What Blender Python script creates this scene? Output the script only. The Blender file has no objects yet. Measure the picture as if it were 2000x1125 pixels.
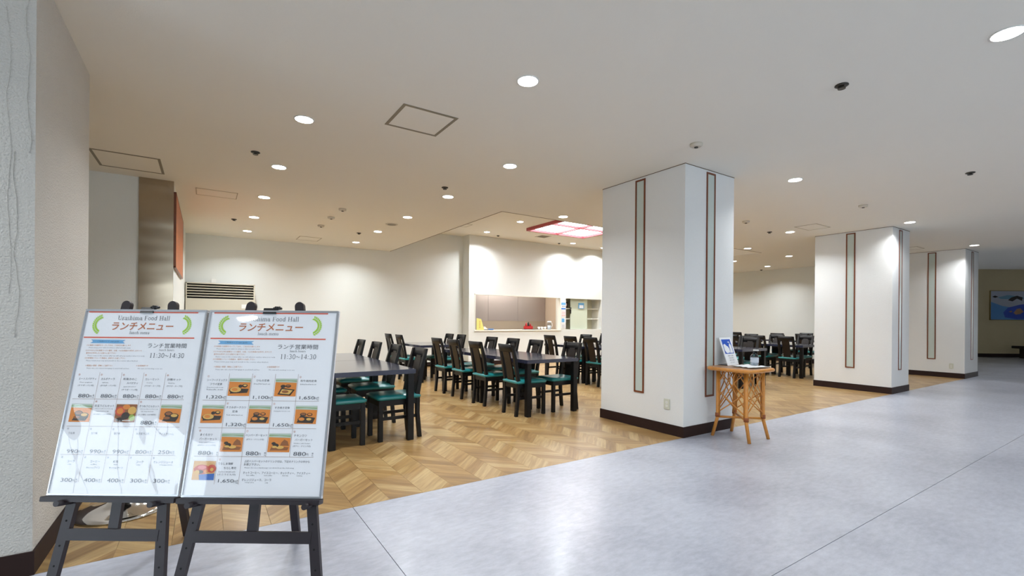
import bpy, bmesh, math, random
from math import sin, cos, pi, radians, sqrt
from mathutils import Vector, Matrix

random.seed(7)
sc = bpy.context.scene
COL = sc.collection

# ------------------------------------------------------------------ camera
cam_d = bpy.data.cameras.new('camera')
cam = bpy.data.objects.new('camera', cam_d)
COL.objects.link(cam)
YAW, ROLL = radians(33.383), radians(.47)
fw = Vector((sin(YAW), cos(YAW), 0)); rt0 = Vector((cos(YAW), -sin(YAW), 0)); up0 = Vector((0, 0, 1))
rt = rt0*cos(ROLL) + up0*sin(ROLL); up = up0*cos(ROLL) - rt0*sin(ROLL)
mw = Matrix.Identity(4)
for i in range(3):
    mw[i][0] = rt[i]; mw[i][1] = up[i]; mw[i][2] = -fw[i]
mw[2][3] = 1.2
cam.matrix_world = mw
cam_d.sensor_width = 36
cam_d.lens = 908.74/2000*36
cam_d.shift_y = 62.1/2000
cam_d.clip_start = .05
cam_d.clip_end = 200
sc.camera = cam

# ------------------------------------------------------------------ view, world
sc.view_settings.view_transform = 'Standard'
sc.view_settings.look = 'None'
sc.view_settings.gamma = 1
sc.view_settings.use_curve_mapping = False
sc.view_settings.exposure = 0.1
w = bpy.data.worlds.new('world'); sc.world = w
w.use_nodes = True
bg = w.node_tree.nodes['Background']
bg.inputs['Color'].default_value = (.86, .94, 1, 1)
bg.inputs['Strength'].default_value = 5.2
for loc, rot, sx_, sy_ in (((-6.38, .93, .875), (0, radians(-90), 0), 1.75, 2.76), ((2, -4.1, 1.75), (radians(90), 0, 0), 8, 1.1)):  # sky portals: entrance glazing, then the added window behind the camera
    pl = bpy.data.lights.new('window_daylight', 'AREA')
    pl.shape = 'RECTANGLE'; pl.size = sx_; pl.size_y = sy_
    plo = bpy.data.objects.new('window_daylight', pl); COL.objects.link(plo)
    plo.location = loc; plo.rotation_euler = rot
    pl.cycles.is_portal = True

LAMP_W = 19       # watts of one downlight
CORR_W = 14.0
LAMP_C = (.92, .965, 1)
CORR_C = (.95, .98, 1)

H, H2 = 2.828, 3.393

# ------------------------------------------------------------------ materials
def mat(name, col, rough=.6, metal=0., noise=0., nscale=8., bump=0., bscale=60., coat=0., emit=None, estr=0., spec=.5, trans=0., coat_rough=.05):
    m = bpy.data.materials.new(name); m.use_nodes = True
    nt = m.node_tree; b = nt.nodes['Principled BSDF']
    b.inputs['Base Color'].default_value = (*col, 1)
    b.inputs['Roughness'].default_value = rough
    b.inputs['Metallic'].default_value = metal
    b.inputs['Specular IOR Level'].default_value = spec
    b.inputs['Coat Weight'].default_value = coat
    b.inputs['Coat Roughness'].default_value = coat_rough
    b.inputs['Transmission Weight'].default_value = trans
    tc = nt.nodes.new('ShaderNodeTexCoord')
    if noise:
        n = nt.nodes.new('ShaderNodeTexNoise'); n.inputs['Scale'].default_value = nscale; n.inputs['Detail'].default_value = 4
        nt.links.new(tc.outputs['Object'], n.inputs['Vector'])
        r = nt.nodes.new('ShaderNodeMix'); r.data_type = 'RGBA'
        r.inputs['A'].default_value = (*[c*(1-noise) for c in col], 1)
        r.inputs['B'].default_value = (*[min(1, c*(1+noise)) for c in col], 1)
        nt.links.new(n.outputs['Fac'], r.inputs['Factor'])
        nt.links.new(r.outputs['Result'], b.inputs['Base Color'])
    if bump:
        n2 = nt.nodes.new('ShaderNodeTexNoise'); n2.inputs['Scale'].default_value = bscale; n2.inputs['Detail'].default_value = 3
        nt.links.new(tc.outputs['Object'], n2.inputs['Vector'])
        bp = nt.nodes.new('ShaderNodeBump'); bp.inputs['Strength'].default_value = bump; bp.inputs['Distance'].default_value = .01
        nt.links.new(n2.outputs['Fac'], bp.inputs['Height'])
        nt.links.new(bp.outputs['Normal'], b.inputs['Normal'])
    if emit:
        b.inputs['Emission Color'].default_value = (*emit, 1)
        b.inputs['Emission Strength'].default_value = estr
    return m

def s(r, g, b):   # srgb 0-255 to linear
    f = lambda c: (c/255/12.92) if c/255 <= .04045 else ((c/255+.055)/1.055)**2.4
    return (f(r), f(g), f(b))

MT = {}
MT['wall'] = mat('wallpaper', s(228, 230, 226), .8, noise=.015, nscale=3, bump=.25, bscale=220)
MT['wall_far'] = mat('wallpaper_hall', s(222, 206, 168), .8, noise=.02, nscale=3)
MT['pillar'] = mat('wallpaper_pillar', s(230, 231, 230), .75, noise=.015, nscale=4, bump=.35, bscale=160)
MT['stucco'] = mat('textured_wallpaper', s(208, 204, 197), .7, noise=.03, nscale=5, bump=.9, bscale=110)
MT['ceiling'] = mat('ceiling_board', s(234, 230, 220), .85, noise=.012, nscale=1.5, bump=.1, bscale=200)
MT['base'] = mat('baseboard_brown', s(44, 27, 23), .6, noise=.12, nscale=12, spec=.25)
MT['frame'] = mat('reddish_wood', s(118, 62, 34), .4, noise=.25, nscale=25)
MT['frost'] = mat('frosted_glass', s(196, 208, 202), .35, noise=.03, nscale=30, coat=.3)
MT['black'] = mat('black_lacquer', s(9, 8, 10), .42, noise=.2, nscale=20, spec=.35)
MT['splat'] = mat('dark_brown_lacquer', s(24, 15, 11), .4, noise=.2, nscale=20, spec=.35)
MT['table'] = mat('table_laminate', s(44, 47, 68), .22, noise=.06, nscale=40, coat=.8, coat_rough=.12)
MT['teal'] = mat('teal_vinyl', s(26, 124, 126), .35, noise=.05, nscale=10, coat=.4, coat_rough=.2)
MT['white'] = mat('white_plastic', s(236, 236, 232), .4)
MT['plate'] = mat('switch_plate', s(205, 207, 192), .45)
MT['slot'] = mat('dark_slot', s(90, 90, 84), .6)
MT['alu'] = mat('aluminium', s(190, 192, 198), .3, metal=.85)
MT['hatch'] = mat('hatch_aluminium', s(140, 132, 115), .5, metal=.4)
MT['shade_line'] = mat('shade_line_paint', s(104, 86, 62), .8)  # dark colour standing in for the shade line at ceiling joints
MT['hatch_thin'] = mat('hatch_edge', s(176, 166, 146), .7)
MT['chrome'] = mat('chrome', (.75, .76, .77), .08, metal=1, bump=.05, bscale=3)
MT['easel'] = mat('easel_wood', s(36, 28, 34), .42, noise=.15, nscale=18)
MT['hole'] = mat('peg_hole', (.003, .003, .003), .9)
MT['clip'] = mat('black_clip', s(20, 20, 24), .35)
MT['paper'] = mat('poster_paper', s(242, 244, 249), .55, noise=.01, nscale=10)
MT['ink'] = mat('grey_ink', s(78, 80, 90), .7)
MT['inkl'] = mat('light_grey_ink', s(128, 130, 138), .7)
MT['inko'] = mat('orange_ink', s(204, 134, 78), .7)
MT['inkb'] = mat('brown_ink', s(186, 98, 42), .6)
MT['red'] = mat('red_rule', s(222, 92, 66), .6)
MT['green'] = mat('leaf_green', s(170, 216, 62), .6)
MT['lblue'] = mat('ribbon_blue', s(110, 176, 224), .6)
MT['lineb'] = mat('rule_brown', s(168, 146, 138), .7)
MT['rattan'] = mat('rattan', s(206, 136, 54), .38, noise=.22, nscale=30, coat=.3, coat_rough=.2)
MT['rattan_d'] = mat('rattan_binding', s(146, 78, 34), .5, noise=.25, nscale=60)
MT['tabletop'] = mat('rattan_top_board', s(150, 112, 78), .4, noise=.15, nscale=20)
MT['cloth'] = mat('white_cloth', s(232, 234, 236), .9, noise=.02, nscale=20)
MT['blue'] = mat('sign_blue', s(30, 84, 190), .5)
MT['signw'] = mat('sign_white', s(240, 242, 246), .4)
MT['yellow'] = mat('yellow_paper', s(230, 226, 130), .6)
MT['redp'] = mat('red_plastic', s(170, 36, 36), .4)
MT['bluep'] = mat('blue_plastic', s(46, 124, 210), .4)
MT['steelwall'] = mat('kitchen_steel', s(176, 164, 158), .35, metal=.35, noise=.03, nscale=2)
MT['kitchen_tan'] = mat('kitchen_tan_tile', s(172, 156, 136), .4)
MT['pinkframe'] = mat('red_lacquer_frame', s(176, 70, 78), .4, noise=.08, nscale=14)
MT['ac'] = mat('ac_casing', s(206, 201, 184), .5)
MT['dark'] = mat('grille_dark', (.006, .006, .006), .8)
MT['orange'] = mat('orange_wood', s(188, 100, 40), .45, noise=.16, nscale=12)
MT['sprk'] = mat('sprinkler_metal', s(70, 66, 60), .4, metal=.6)
MT['smoke'] = mat('detector_plastic', s(205, 198, 184), .6)
MT['gold'] = mat('gilt_frame', s(150, 130, 80), .4, metal=.5)
MT['bench'] = mat('bench_wood', s(36, 26, 20), .4, noise=.15, nscale=10)
MT['seam'] = mat('floor_seam', s(148, 146, 148), .7)
MT['underlay'] = mat('floor_underlay', s(150, 112, 70), .8)
MT['counter'] = mat('counter_white', s(238, 236, 226), .4)
MT['niche'] = mat('niche_cream', s(214, 208, 180), .7)
MT['lamp'] = mat('lamp_diffuser', (.9, .9, .9), .5, emit=(1, .98, .93), estr=16)
MT['panel_glow'] = mat('light_panel', (.9, .9, .9), .5, emit=(.97, .98, 1), estr=9)

def glass(name, col, rough=0.02, base=.05):
    m = bpy.data.materials.new(name); m.use_nodes = True
    nt = m.node_tree; nt.nodes.clear()
    o = nt.nodes.new('ShaderNodeOutputMaterial'); mix = nt.nodes.new('ShaderNodeMixShader')
    t = nt.nodes.new('ShaderNodeBsdfTransparent'); t.inputs[0].default_value = (*col, 1)
    g = nt.nodes.new('ShaderNodeBsdfGlossy'); g.inputs['Roughness'].default_value = rough
    g.inputs['Color'].default_value = (1, 1, 1, 1)
    lw = nt.nodes.new('ShaderNodeLayerWeight'); lw.inputs[0].default_value = .5
    pw = nt.nodes.new('ShaderNodeMath'); pw.operation = 'POWER'; pw.inputs[1].default_value = 4
    f = nt.nodes.new('ShaderNodeMath'); f.operation = 'MULTIPLY_ADD'; f.inputs[1].default_value = .7; f.inputs[2].default_value = base
    nt.links.new(lw.outputs['Facing'], pw.inputs[0]); nt.links.new(pw.outputs[0], f.inputs[0])
    nt.links.new(f.outputs[0], mix.inputs[0]); nt.links.new(t.outputs[0], mix.inputs[1]); nt.links.new(g.outputs[0], mix.inputs[2])
    nt.links.new(mix.outputs[0], o.inputs[0])
    return m
MT['film'] = glass('clear_film', (.99, .99, .99), .03, .062)
MT['pane'] = glass('window_glass', (.95, .98, 1), .0)
MT['bottle'] = glass('clear_bottle', (.80, .84, .88), .04)

# brushed stainless steel with broad waves
def steel():
    m = mat('brushed_steel', s(176, 162, 142), .2, metal=1)
    nt = m.node_tree; b = nt.nodes['Principled BSDF']
    tc = nt.nodes.new('ShaderNodeTexCoord'); mp = nt.nodes.new('ShaderNodeMapping')
    mp.inputs['Scale'].default_value = (.9, .9, 3.6)
    n = nt.nodes.new('ShaderNodeTexNoise'); n.inputs['Scale'].default_value = 1.0; n.inputs['Detail'].default_value = 1
    bp = nt.nodes.new('ShaderNodeBump'); bp.inputs['Strength'].default_value = .8; bp.inputs['Distance'].default_value = .02
    nt.links.new(tc.outputs['Object'], mp.inputs[0]); nt.links.new(mp.outputs[0], n.inputs[0])
    nt.links.new(n.outputs['Fac'], bp.inputs['Height']); nt.links.new(bp.outputs[0], b.inputs['Normal'])
    return m
MT['steel'] = steel()

# wood for the chevron planks: tone differs per object and per place
def wood():
    m = mat('oak_plank', (1, 1, 1), .34, coat=.22, coat_rough=.16)
    nt = m.node_tree; b = nt.nodes['Principled BSDF']; L = nt.links
    at = nt.nodes.new('ShaderNodeAttribute'); at.attribute_name = 'tone'; at.attribute_type = 'GEOMETRY'
    uvn = nt.nodes.new('ShaderNodeUVMap'); uvn.uv_map = 'grain'
    mp = nt.nodes.new('ShaderNodeMapping'); mp.inputs['Scale'].default_value = (3, 34, 1)
    L.new(uvn.outputs[0], mp.inputs[0])
    n = nt.nodes.new('ShaderNodeTexNoise'); n.inputs['Scale'].default_value = 1; n.inputs['Detail'].default_value = 5; n.inputs['Distortion'].default_value = .6
    L.new(mp.outputs[0], n.inputs[0])
    mp2 = nt.nodes.new('ShaderNodeMapping'); mp2.inputs['Scale'].default_value = (1.2, 9, 1)
    L.new(uvn.outputs[0], mp2.inputs[0])
    n2 = nt.nodes.new('ShaderNodeTexNoise'); n2.inputs['Scale'].default_value = 1; n2.inputs['Detail'].default_value = 2
    L.new(mp2.outputs[0], n2.inputs[0])
    ramp = nt.nodes.new('ShaderNodeValToRGB')
    ramp.color_ramp.elements[0].color = (*s(128, 98, 62), 1); ramp.color_ramp.elements[0].position = 0
    ramp.color_ramp.elements[1].color = (*s(190, 164, 116), 1); ramp.color_ramp.elements[1].position = 1
    e = ramp.color_ramp.elements.new(.45); e.color = (*s(168, 134, 84), 1)
    add = nt.nodes.new('ShaderNodeMath'); add.operation = 'MULTIPLY_ADD'; add.inputs[1].default_value = .55
    L.new(n2.outputs['Fac'], add.inputs[0]); 
    sub = nt.nodes.new('ShaderNodeMath'); sub.operation = 'MULTIPLY_ADD'; sub.inputs[1].default_value = .62; sub.inputs[2].default_value = -.05
    L.new(at.outputs['Fac'], sub.inputs[0]); L.new(sub.outputs[0], add.inputs[2])
    L.new(add.outputs[0], ramp.inputs[0])
    g = nt.nodes.new('ShaderNodeMix'); g.data_type = 'RGBA'; g.blend_type = 'MULTIPLY'
    r2 = nt.nodes.new('ShaderNodeValToRGB'); r2.color_ramp.elements[0].position = .35; r2.color_ramp.elements[0].color = (.62, .55, .48, 1)
    r2.color_ramp.elements[1].position = .62; r2.color_ramp.elements[1].color = (1, 1, 1, 1)
    L.new(n.outputs['Fac'], r2.inputs[0])
    g.inputs['Factor'].default_value = .75
    L.new(ramp.outputs[0], g.inputs['A']); L.new(r2.outputs[0], g.inputs['B'])
    L.new(g.outputs['Result'], b.inputs['Base Color'])
    return m
MT['wood'] = wood()

def vinyl():
    m = mat('grey_vinyl', s(186, 188, 198), .36, coat=.36, coat_rough=.2)
    nt = m.node_tree; b = nt.nodes['Principled BSDF']; L = nt.links
    tc = nt.nodes.new('ShaderNodeTexCoord')
    mp = nt.nodes.new('ShaderNodeMapping'); mp.inputs['Scale'].default_value = (8, 17, 1)
    L.new(tc.outputs['Object'], mp.inputs[0])
    n = nt.nodes.new('ShaderNodeTexNoise'); n.inputs['Scale'].default_value = 1.6; n.inputs['Detail'].default_value = 8; n.inputs['Roughness'].default_value = .7
    L.new(mp.outputs[0], n.inputs[0])
    n3 = nt.nodes.new('ShaderNodeTexNoise'); n3.inputs['Scale'].default_value = 1.3; n3.inputs['Detail'].default_value = 3
    L.new(tc.outputs['Object'], n3.inputs[0])
    av = nt.nodes.new('ShaderNodeMath'); av.operation = 'ADD'; L.new(n.outputs['Fac'], av.inputs[0]); L.new(n3.outputs['Fac'], av.inputs[1])
    r = nt.nodes.new('ShaderNodeValToRGB'); r.color_ramp.elements[0].position = .33; r.color_ramp.elements[0].color = (*s(150, 153, 166), 1)
    r.color_ramp.elements[1].position = .68; r.color_ramp.elements[1].color = (*s(192, 196, 208), 1)
    hv = nt.nodes.new('ShaderNodeMath'); hv.operation = 'MULTIPLY'; hv.inputs[1].default_value = .5
    L.new(av.outputs[0], hv.inputs[0]); L.new(hv.outputs[0], r.inputs[0]); L.new(r.outputs[0], b.inputs['Base Color'])
    bp = nt.nodes.new('ShaderNodeBump'); bp.inputs['Strength'].default_value = .06; bp.inputs['Distance'].default_value = .004
    L.new(n.outputs['Fac'], bp.inputs['Height']); L.new(bp.outputs[0], b.inputs['Normal'])
    return m
MT['vinyl'] = vinyl()

# ------------------------------------------------------------------ mesh helpers
class MB:
    def __init__(self):
        self.v = []; self.f = []; self.m = []; self.sm = []
    def face(self, idx, mi=0, smooth=False):
        self.f.append(idx); self.m.append(mi); self.sm.append(smooth)
    def box(self, c, sz, mi=0, R=None):
        x, y, z = [k/2 for k in sz]; b = len(self.v)
        for dx, dy, dz in ((-x,-y,-z),(x,-y,-z),(x,y,-z),(-x,y,-z),(-x,-y,z),(x,-y,z),(x,y,z),(-x,y,z)):
            p = Vector((dx, dy, dz))
            if R: p = R @ p
            self.v.append((p.x+c[0], p.y+c[1], p.z+c[2]))
        for q in ((0,3,2,1),(4,5,6,7),(0,1,5,4),(1,2,6,5),(2,3,7,6),(3,0,4,7)):
            self.face([b+i for i in q], mi)
        return self
    def b2(self, p, q, mi=0):
        return self.box([(p[i]+q[i])/2 for i in range(3)], [abs(q[i]-p[i]) for i in range(3)], mi)
    def quad(self, pts, mi=0):
        b = len(self.v); self.v += [tuple(p) for p in pts]; self.face(list(range(b, b+len(pts))), mi); return self
    def prism(self, poly, a0, a1, axis=0, mi=0):
        # poly: 2D points; axis: extrusion axis (0: poly is y,z ; 1: x,z ; 2: x,y)
        def mk(p, a):
            return (a, p[0], p[1]) if axis == 0 else (p[0], a, p[1]) if axis == 1 else (p[0], p[1], a)
        b = len(self.v); n = len(poly)
        self.v += [mk(p, a0) for p in poly] + [mk(p, a1) for p in poly]
        self.face([b+i for i in range(n)][::-1], mi); self.face([b+n+i for i in range(n)], mi)
        for i in range(n):
            j = (i+1) % n; self.face([b+i, b+j, b+n+j, b+n+i], mi)
        return self
    def cyl(self, p0, p1, r0, r1=None, n=12, mi=0, cap=True):
        r1 = r0 if r1 is None else r1
        p0 = Vector(p0); p1 = Vector(p1); d = (p1-p0).normalized()
        a = d.orthogonal().normalized(); c = d.cross(a); b = len(self.v)
        for p, r in ((p0, r0), (p1, r1)):
            for i in range(n):
                t = 2*pi*i/n; self.v.append(tuple(p + a*cos(t)*r + c*sin(t)*r))
        for i in range(n):
            j = (i+1) % n; self.face([b+i, b+j, b+n+j, b+n+i], mi, True)
        if cap:
            self.face([b+i for i in range(n)][::-1], mi); self.face([b+n+i for i in range(n)], mi)
        return self
    def tube(self, pts, r, n=7, mi=0, closed=False):
        pts = [Vector(p) for p in pts]; N = len(pts); b = len(self.v); a = None
        for k in range(N):
            if closed: d = (pts[(k+1) % N]-pts[k-1]).normalized()
            else: d = (pts[min(k+1, N-1)]-pts[max(k-1, 0)]).normalized()
            if a is None: a = d.orthogonal().normalized()
            a = (a - d*a.dot(d)).normalized(); c = d.cross(a)
            for i in range(n):
                t = 2*pi*i/n; self.v.append(tuple(pts[k] + a*cos(t)*r + c*sin(t)*r))
        for k in range(N if closed else N-1):
            k2 = (k+1) % N
            for i in range(n):
                j = (i+1) % n; self.face([b+k*n+i, b+k*n+j, b+k2*n+j, b+k2*n+i], mi, True)
        if not closed:
            self.face([b+i for i in range(n)][::-1], mi); self.face([b+(N-1)*n+i for i in range(n)], mi)
        return self
    def lathe(self, prof, c=(0,0,0), n=24, mi=0, smooth=True):
        b = len(self.v)
        for r, z in prof:
            for i in range(n):
                t = 2*pi*i/n; self.v.append((c[0]+r*cos(t), c[1]+r*sin(t), c[2]+z))
        for k in range(len(prof)-1):
            for i in range(n):
                j = (i+1) % n; self.face([b+k*n+i, b+k*n+j, b+(k+1)*n+j, b+(k+1)*n+i], mi, smooth)
        self.face([b+i for i in range(n)][::-1], mi); self.face([b+(len(prof)-1)*n+i for i in range(n)], mi)
        return self
    def build(self, name, mats, parent=None, loc=(0,0,0), bevel=0., rz=0.):
        me = bpy.data.meshes.new(name); me.from_pydata(self.v, [], self.f)
        if not isinstance(mats, (list, tuple)): mats = [mats]
        for m in mats: me.materials.append(MT[m] if isinstance(m, str) else m)
        me.polygons.foreach_set('material_index', self.m)
        me.polygons.foreach_set('use_smooth', self.sm)
        if bevel:
            bm = bmesh.new(); bm.from_mesh(me)
            ed = [e for e in bm.edges if len(e.link_faces) == 2 and e.calc_face_angle(0) > .6]
            bmesh.ops.bevel(bm, geom=ed, offset=bevel, segments=2, affect='EDGES', clamp_overlap=True)
            bm.to_mesh(me); bm.free()
        me.update()
        o = bpy.data.objects.new(name, me); COL.objects.link(o)
        o.location = loc; o.rotation_euler.z = rz
        if parent: o.parent = parent
        return o

def tag(o, label=None, cat=None, group=None, kind=None):
    if label: o['label'] = label
    if cat: o['category'] = cat
    if group: o['group'] = group
    if kind: o['kind'] = kind
    return o
def thing(name, loc, label, cat, rz=0., group=None):
    o = bpy.data.objects.new(name, None); COL.objects.link(o)
    o.location = loc; o.rotation_euler.z = rz; o.empty_display_size = .1
    return tag(o, label, cat, group)
def kids(o): return [c for c in KIDS.get(o.name, [])]
KIDS = {}
def dup(root, loc, rz, label, group=None):
    r = root.copy(); COL.objects.link(r); r.location = loc; r.rotation_euler.z = rz
    r['label'] = label
    if group: r['group'] = group
    for ch in root.children:
        c = ch.copy(); COL.objects.link(c); c.parent = r
        for g in ch.children:
            d = g.copy(); COL.objects.link(d); d.parent = c
    return r

def text_mesh(items):
    """items: (string, x, y, height, width or None, material index, shear, bold) -> MB in board coordinates"""
    V, F, M = [], [], []
    for st, x, y, h, wid, mi, shear, bold in items:
        cu = bpy.data.curves.new('t', 'FONT'); cu.body = st; cu.size = 1; cu.resolution_u = 1 if h < .008 else 3; cu.shear = shear; cu.offset = bold
        ob = bpy.data.objects.new('t', cu); COL.objects.link(ob)
        me = bpy.data.meshes.new_from_object(ob)
        if len(me.vertices):
            xs = [v.co.x for v in me.vertices]; ys = [v.co.y for v in me.vertices]
            x0, x1_, y0, y1_ = min(xs), max(xs), min(ys), max(ys)
            sy = h/max(y1_-y0, .01) if '-' != st else 1
            sx = (wid/max(x1_-x0, .01)) if wid else sy
            b = len(V)
            for v in me.vertices: V.append((x+(v.co.x-x0)*sx, y+(v.co.y-y0)*sy))
            for p in me.polygons: F.append([b+i for i in p.vertices]); M.append(mi)
        COL.objects.unlink(ob); bpy.data.objects.remove(ob); bpy.data.curves.remove(cu); bpy.data.meshes.remove(me)
    return V, F, M

# ------------------------------------------------------------------ setting: ceiling, walls
def struct(name, mb, m, parent=None, bevel=0.):
    o = mb.build(name, m, parent, bevel=bevel)
    if parent is None: o['kind'] = 'structure'
    return o
T = .12
c = MB()
c.b2((-6.4, -4, H), (3.71, 11.2, H+T)); c.b2((3.71, -4, H), (10.93, 5.93, H+T)); c.b2((10.93, -4, H), (14.95, 11.2, H+T))
c.prism([(14.95, -4), (31, -4), (14.95, 6.9)], H, H+T, axis=2)
# rim of the raised part
c.b2((3.59, 5.93, H+T), (3.71, 11.2, H2+.1)); c.b2((10.93, 5.93, H+T), (11.05, 11.2, H2+.1)); c.b2((3.59, 5.81, H+T), (11.05, 5.93, H2+.1))
ceil = struct('ceiling', c, 'ceiling')
struct('ceiling_raised', MB().b2((3.71, 5.93, H2), (10.93, 11.2, H2+.1)), 'ceiling', ceil)
struct('ceiling_hall', MB().prism([(14.95, 6.9), (31, -4), (34, -4), (34, 10), (14.95, 10)], 3.35, 3.45, axis=2), 'ceiling', ceil)
struct('ceiling_edge', MB().prism([(14.95, 6.9), (31, -4), (31.1, -3.9), (14.95, 7.06)], H+T, 3.35, axis=2), 'ceiling', ceil)

struct('edge_shade_line', MB().b2((3.704, 5.936, H-.003), (3.716, 10.998, H+.006)).b2((3.704, 5.924, H-.003), (10.936, 5.936, H+.006)), MT['shade_line'], ceil)  # dark strip painted in as the shade line of the low ceiling's edge
BB = .11   # baseboard height
wb = struct('wall_back', MB().b2((-.45, 11.0, 0), (5.68, 11.15, H2)).b2((10.7, 11.0, 0), (14.95, 11.15, H2)), 'wall')
struct('baseboard', MB().b2((-.33, 10.988, 0), (5.68, 11.0, BB)).b2((11.0, 10.988, 0), (14.75, 11.0, BB)), 'base', wb)
# kitchen wall with serving hatch and shelf opening
kw = MB()
X0, X1, KY = 5.68, 11.0, 10.65
for a, b_, z0, z1 in ((X0, 5.86, 0, H2), (5.86, 8.72, 0, .915), (5.86, 8.72, 1.855, H2), (8.72, 8.93, 0, H2), (8.93, 10.37, 0, .925), (8.93, 10.37, 1.85, H2), (10.37, X1, 0, H2)):
    kw.b2((a, KY, z0), (b_, KY+.12, z1))
kw.b2((X0, KY+.12, 0), (X0+.12, 11.15, H2))
kw.b2((X1-.12, KY+.12, 0), (X1, 11.15, H2))
wk = struct('wall_kitchen', kw, 'wall')
struct('baseboard', MB().b2((X0, KY-.012, 0), (X1, KY, BB)).b2((X0-.012, KY, 0), (X0, 10.988, BB)), 'base', wk)
struct('hatch_sill', MB().b2((5.84, KY-.03, .895), (8.74, KY+.3, .925)), 'counter', wk)
struct('hatch_trim', MB().b2((5.84, KY-.008, .925), (5.87, KY+.12, 1.87)).b2((5.84, KY-.008, 1.85), (8.74, KY+.12, 1.875)).b2((8.705, KY-.008, .925), (8.74, KY+.12, 1.85)), 'counter', wk)
# room behind the hatch
kb = MB().b2((5.8, 11.72, 0), (8.98, 11.82, 2.6)); kb.b2((5.8, KY+.12, 0), (5.83, 11.72, 2.6))
ks = struct('wall_kitchen_inside', kb, 'steelwall')
for i in range(3):
    struct('steel_panel', MB().b2((5.835+i*1.045, 11.708, 1.17), (5.835+i*1.045+1.04, 11.72, 2.4)), 'steelwall', ks)
struct('backsplash', MB().b2((5.835, 11.704, .9), (8.97, 11.72, 1.165)), MT['kitchen_tan'], ks)
ki = struct('wall_kitchen_side', MB().b2((8.98, KY+.45, 0), (9.06, 11.82, 2.6)).b2((9.06, 11.72, 0), (10.88, 11.82, 2.6)), mat('kitchen_beige', s(206, 184, 160), .7))
struct('ceiling_kitchen', MB().b2((5.8, KY+.12, 2.6), (10.88, 11.82, 2.7)), 'ceiling')
struct('worktop', MB().b2((5.8, KY+.12, .88), (8.7, 11.3, .915)), mat('kitchen_worktop', s(190, 186, 176), .35, metal=.5), ks)

we = struct('wall_right', MB().b2((14.75, 4.1, 0), (14.95, 11.15, H)), 'wall')
struct('baseboard', MB().b2((14.738, 4.2, 0), (14.75, 11.0, BB)), 'base', we)
wl = struct('wall_left', MB().b2((-.45, 6.93, 0), (-.33, 11.0, H)).b2((-3.0, 6.93, 0), (-.45, 7.05, H)), 'wall')
struct('baseboard', MB().b2((-.33, 6.91, 0), (-.318, 10.99, BB)).b2((-3.0, 6.918, 0), (-.66, 6.93, BB)), 'base', wl)
cl = struct('steel_cladding', MB().b2((-.655, 6.905, 0), (-.326, 6.93, H)), 'steel', wl)
wl2 = struct('wall_left_recess', MB().b2((-3.1, 3.02, 0), (-3.0, 7.05, H)).b2((-6.4, 3.0, 0), (-3.0, 3.1, H)), 'wall')
# wall behind the camera, with an unseen window added for fill light
wn = struct('wall_near', MB().b2((-6.4, -4.12, 0), (-2, -4, 3.4)).b2((6, -4.12, 0), (34, -4, 3.4)).b2((-2, -4.12, 0), (6, -4, 1.2)).b2((-2, -4.12, 2.3), (6, -4, 3.4)), 'wall')
w2 = MB()
for k in range(5): w2.b2((-2+k*1.985, -4.1, 1.2), (-2+k*1.985+.06, -4.02, 2.3))
w2.b2((-2, -4.1, 1.2), (6, -4.02, 1.25)); w2.b2((-2, -4.1, 2.25), (6, -4.02, 2.3))
w2o = struct('window_added', w2, 'alu')  # unseen window, added to light the boards and pillar fronts
for k in range(4): struct('pane', MB().b2((-1.94+k*1.985, -4.065, 1.25), (-2+(k+1)*1.985, -4.057, 2.25)), 'pane', w2o)
# entrance glazing at the left end of the passage
wz = MB().b2((-6.4, -4, 0), (-6.28, -.45, H)).b2((-6.4, 2.3, 0), (-6.28, 3.1, H)).b2((-6.4, -.45, 1.75), (-6.28, 2.3, H))
struct('wall_entrance', wz, 'wall')
win = MB()
for y in (-.45, .93, 2.26): win.b2((-6.37, y, 0), (-6.31, y+.04, 1.75))
win.b2((-6.37, -.45, 1.71), (-6.31, 2.3, 1.75)); win.b2((-6.37, -.45, 0), (-6.31, 2.3, .06))
wo = struct('window_1', win, 'alu')
for y, y2 in ((-.41, .93), (.97, 2.26)):
    struct('pane', MB().b2((-6.345, y, .06), (-6.337, y2, 1.71)), 'pane', wo)
# hall at the far right: slanted wall with a picture
FD = Vector((cos(radians(-34.5)), sin(radians(-34.5)), 0)); FN = Vector((-FD.y, FD.x, 0))
P0 = Vector((23.37, 4.73, 0))
def fpt(u, d, z): p = P0 + FD*u + FN*d; return (p.x, p.y, z)
def fbox(mb, u0, u1, d0, d1, z0, z1, mi=0):
    ps = [fpt(u, d, 0)[:2] for u, d in ((u0, d0), (u1, d0), (u1, d1), (u0, d1))]
    return mb.prism(ps, z0, z1, axis=2, mi=mi)
wf = struct('wall_hall', fbox(MB(), -9, 11, 0, .1, 0, 3.4), 'wall_far')
struct('baseboard', fbox(MB(), -9, 11, -.015, 0, 0, .125), 'base', wf)
struct('wall_hall_side', MB().b2((14.95, 9.6, 0), (19, 9.7, 3.4)), 'wall_far')

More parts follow.
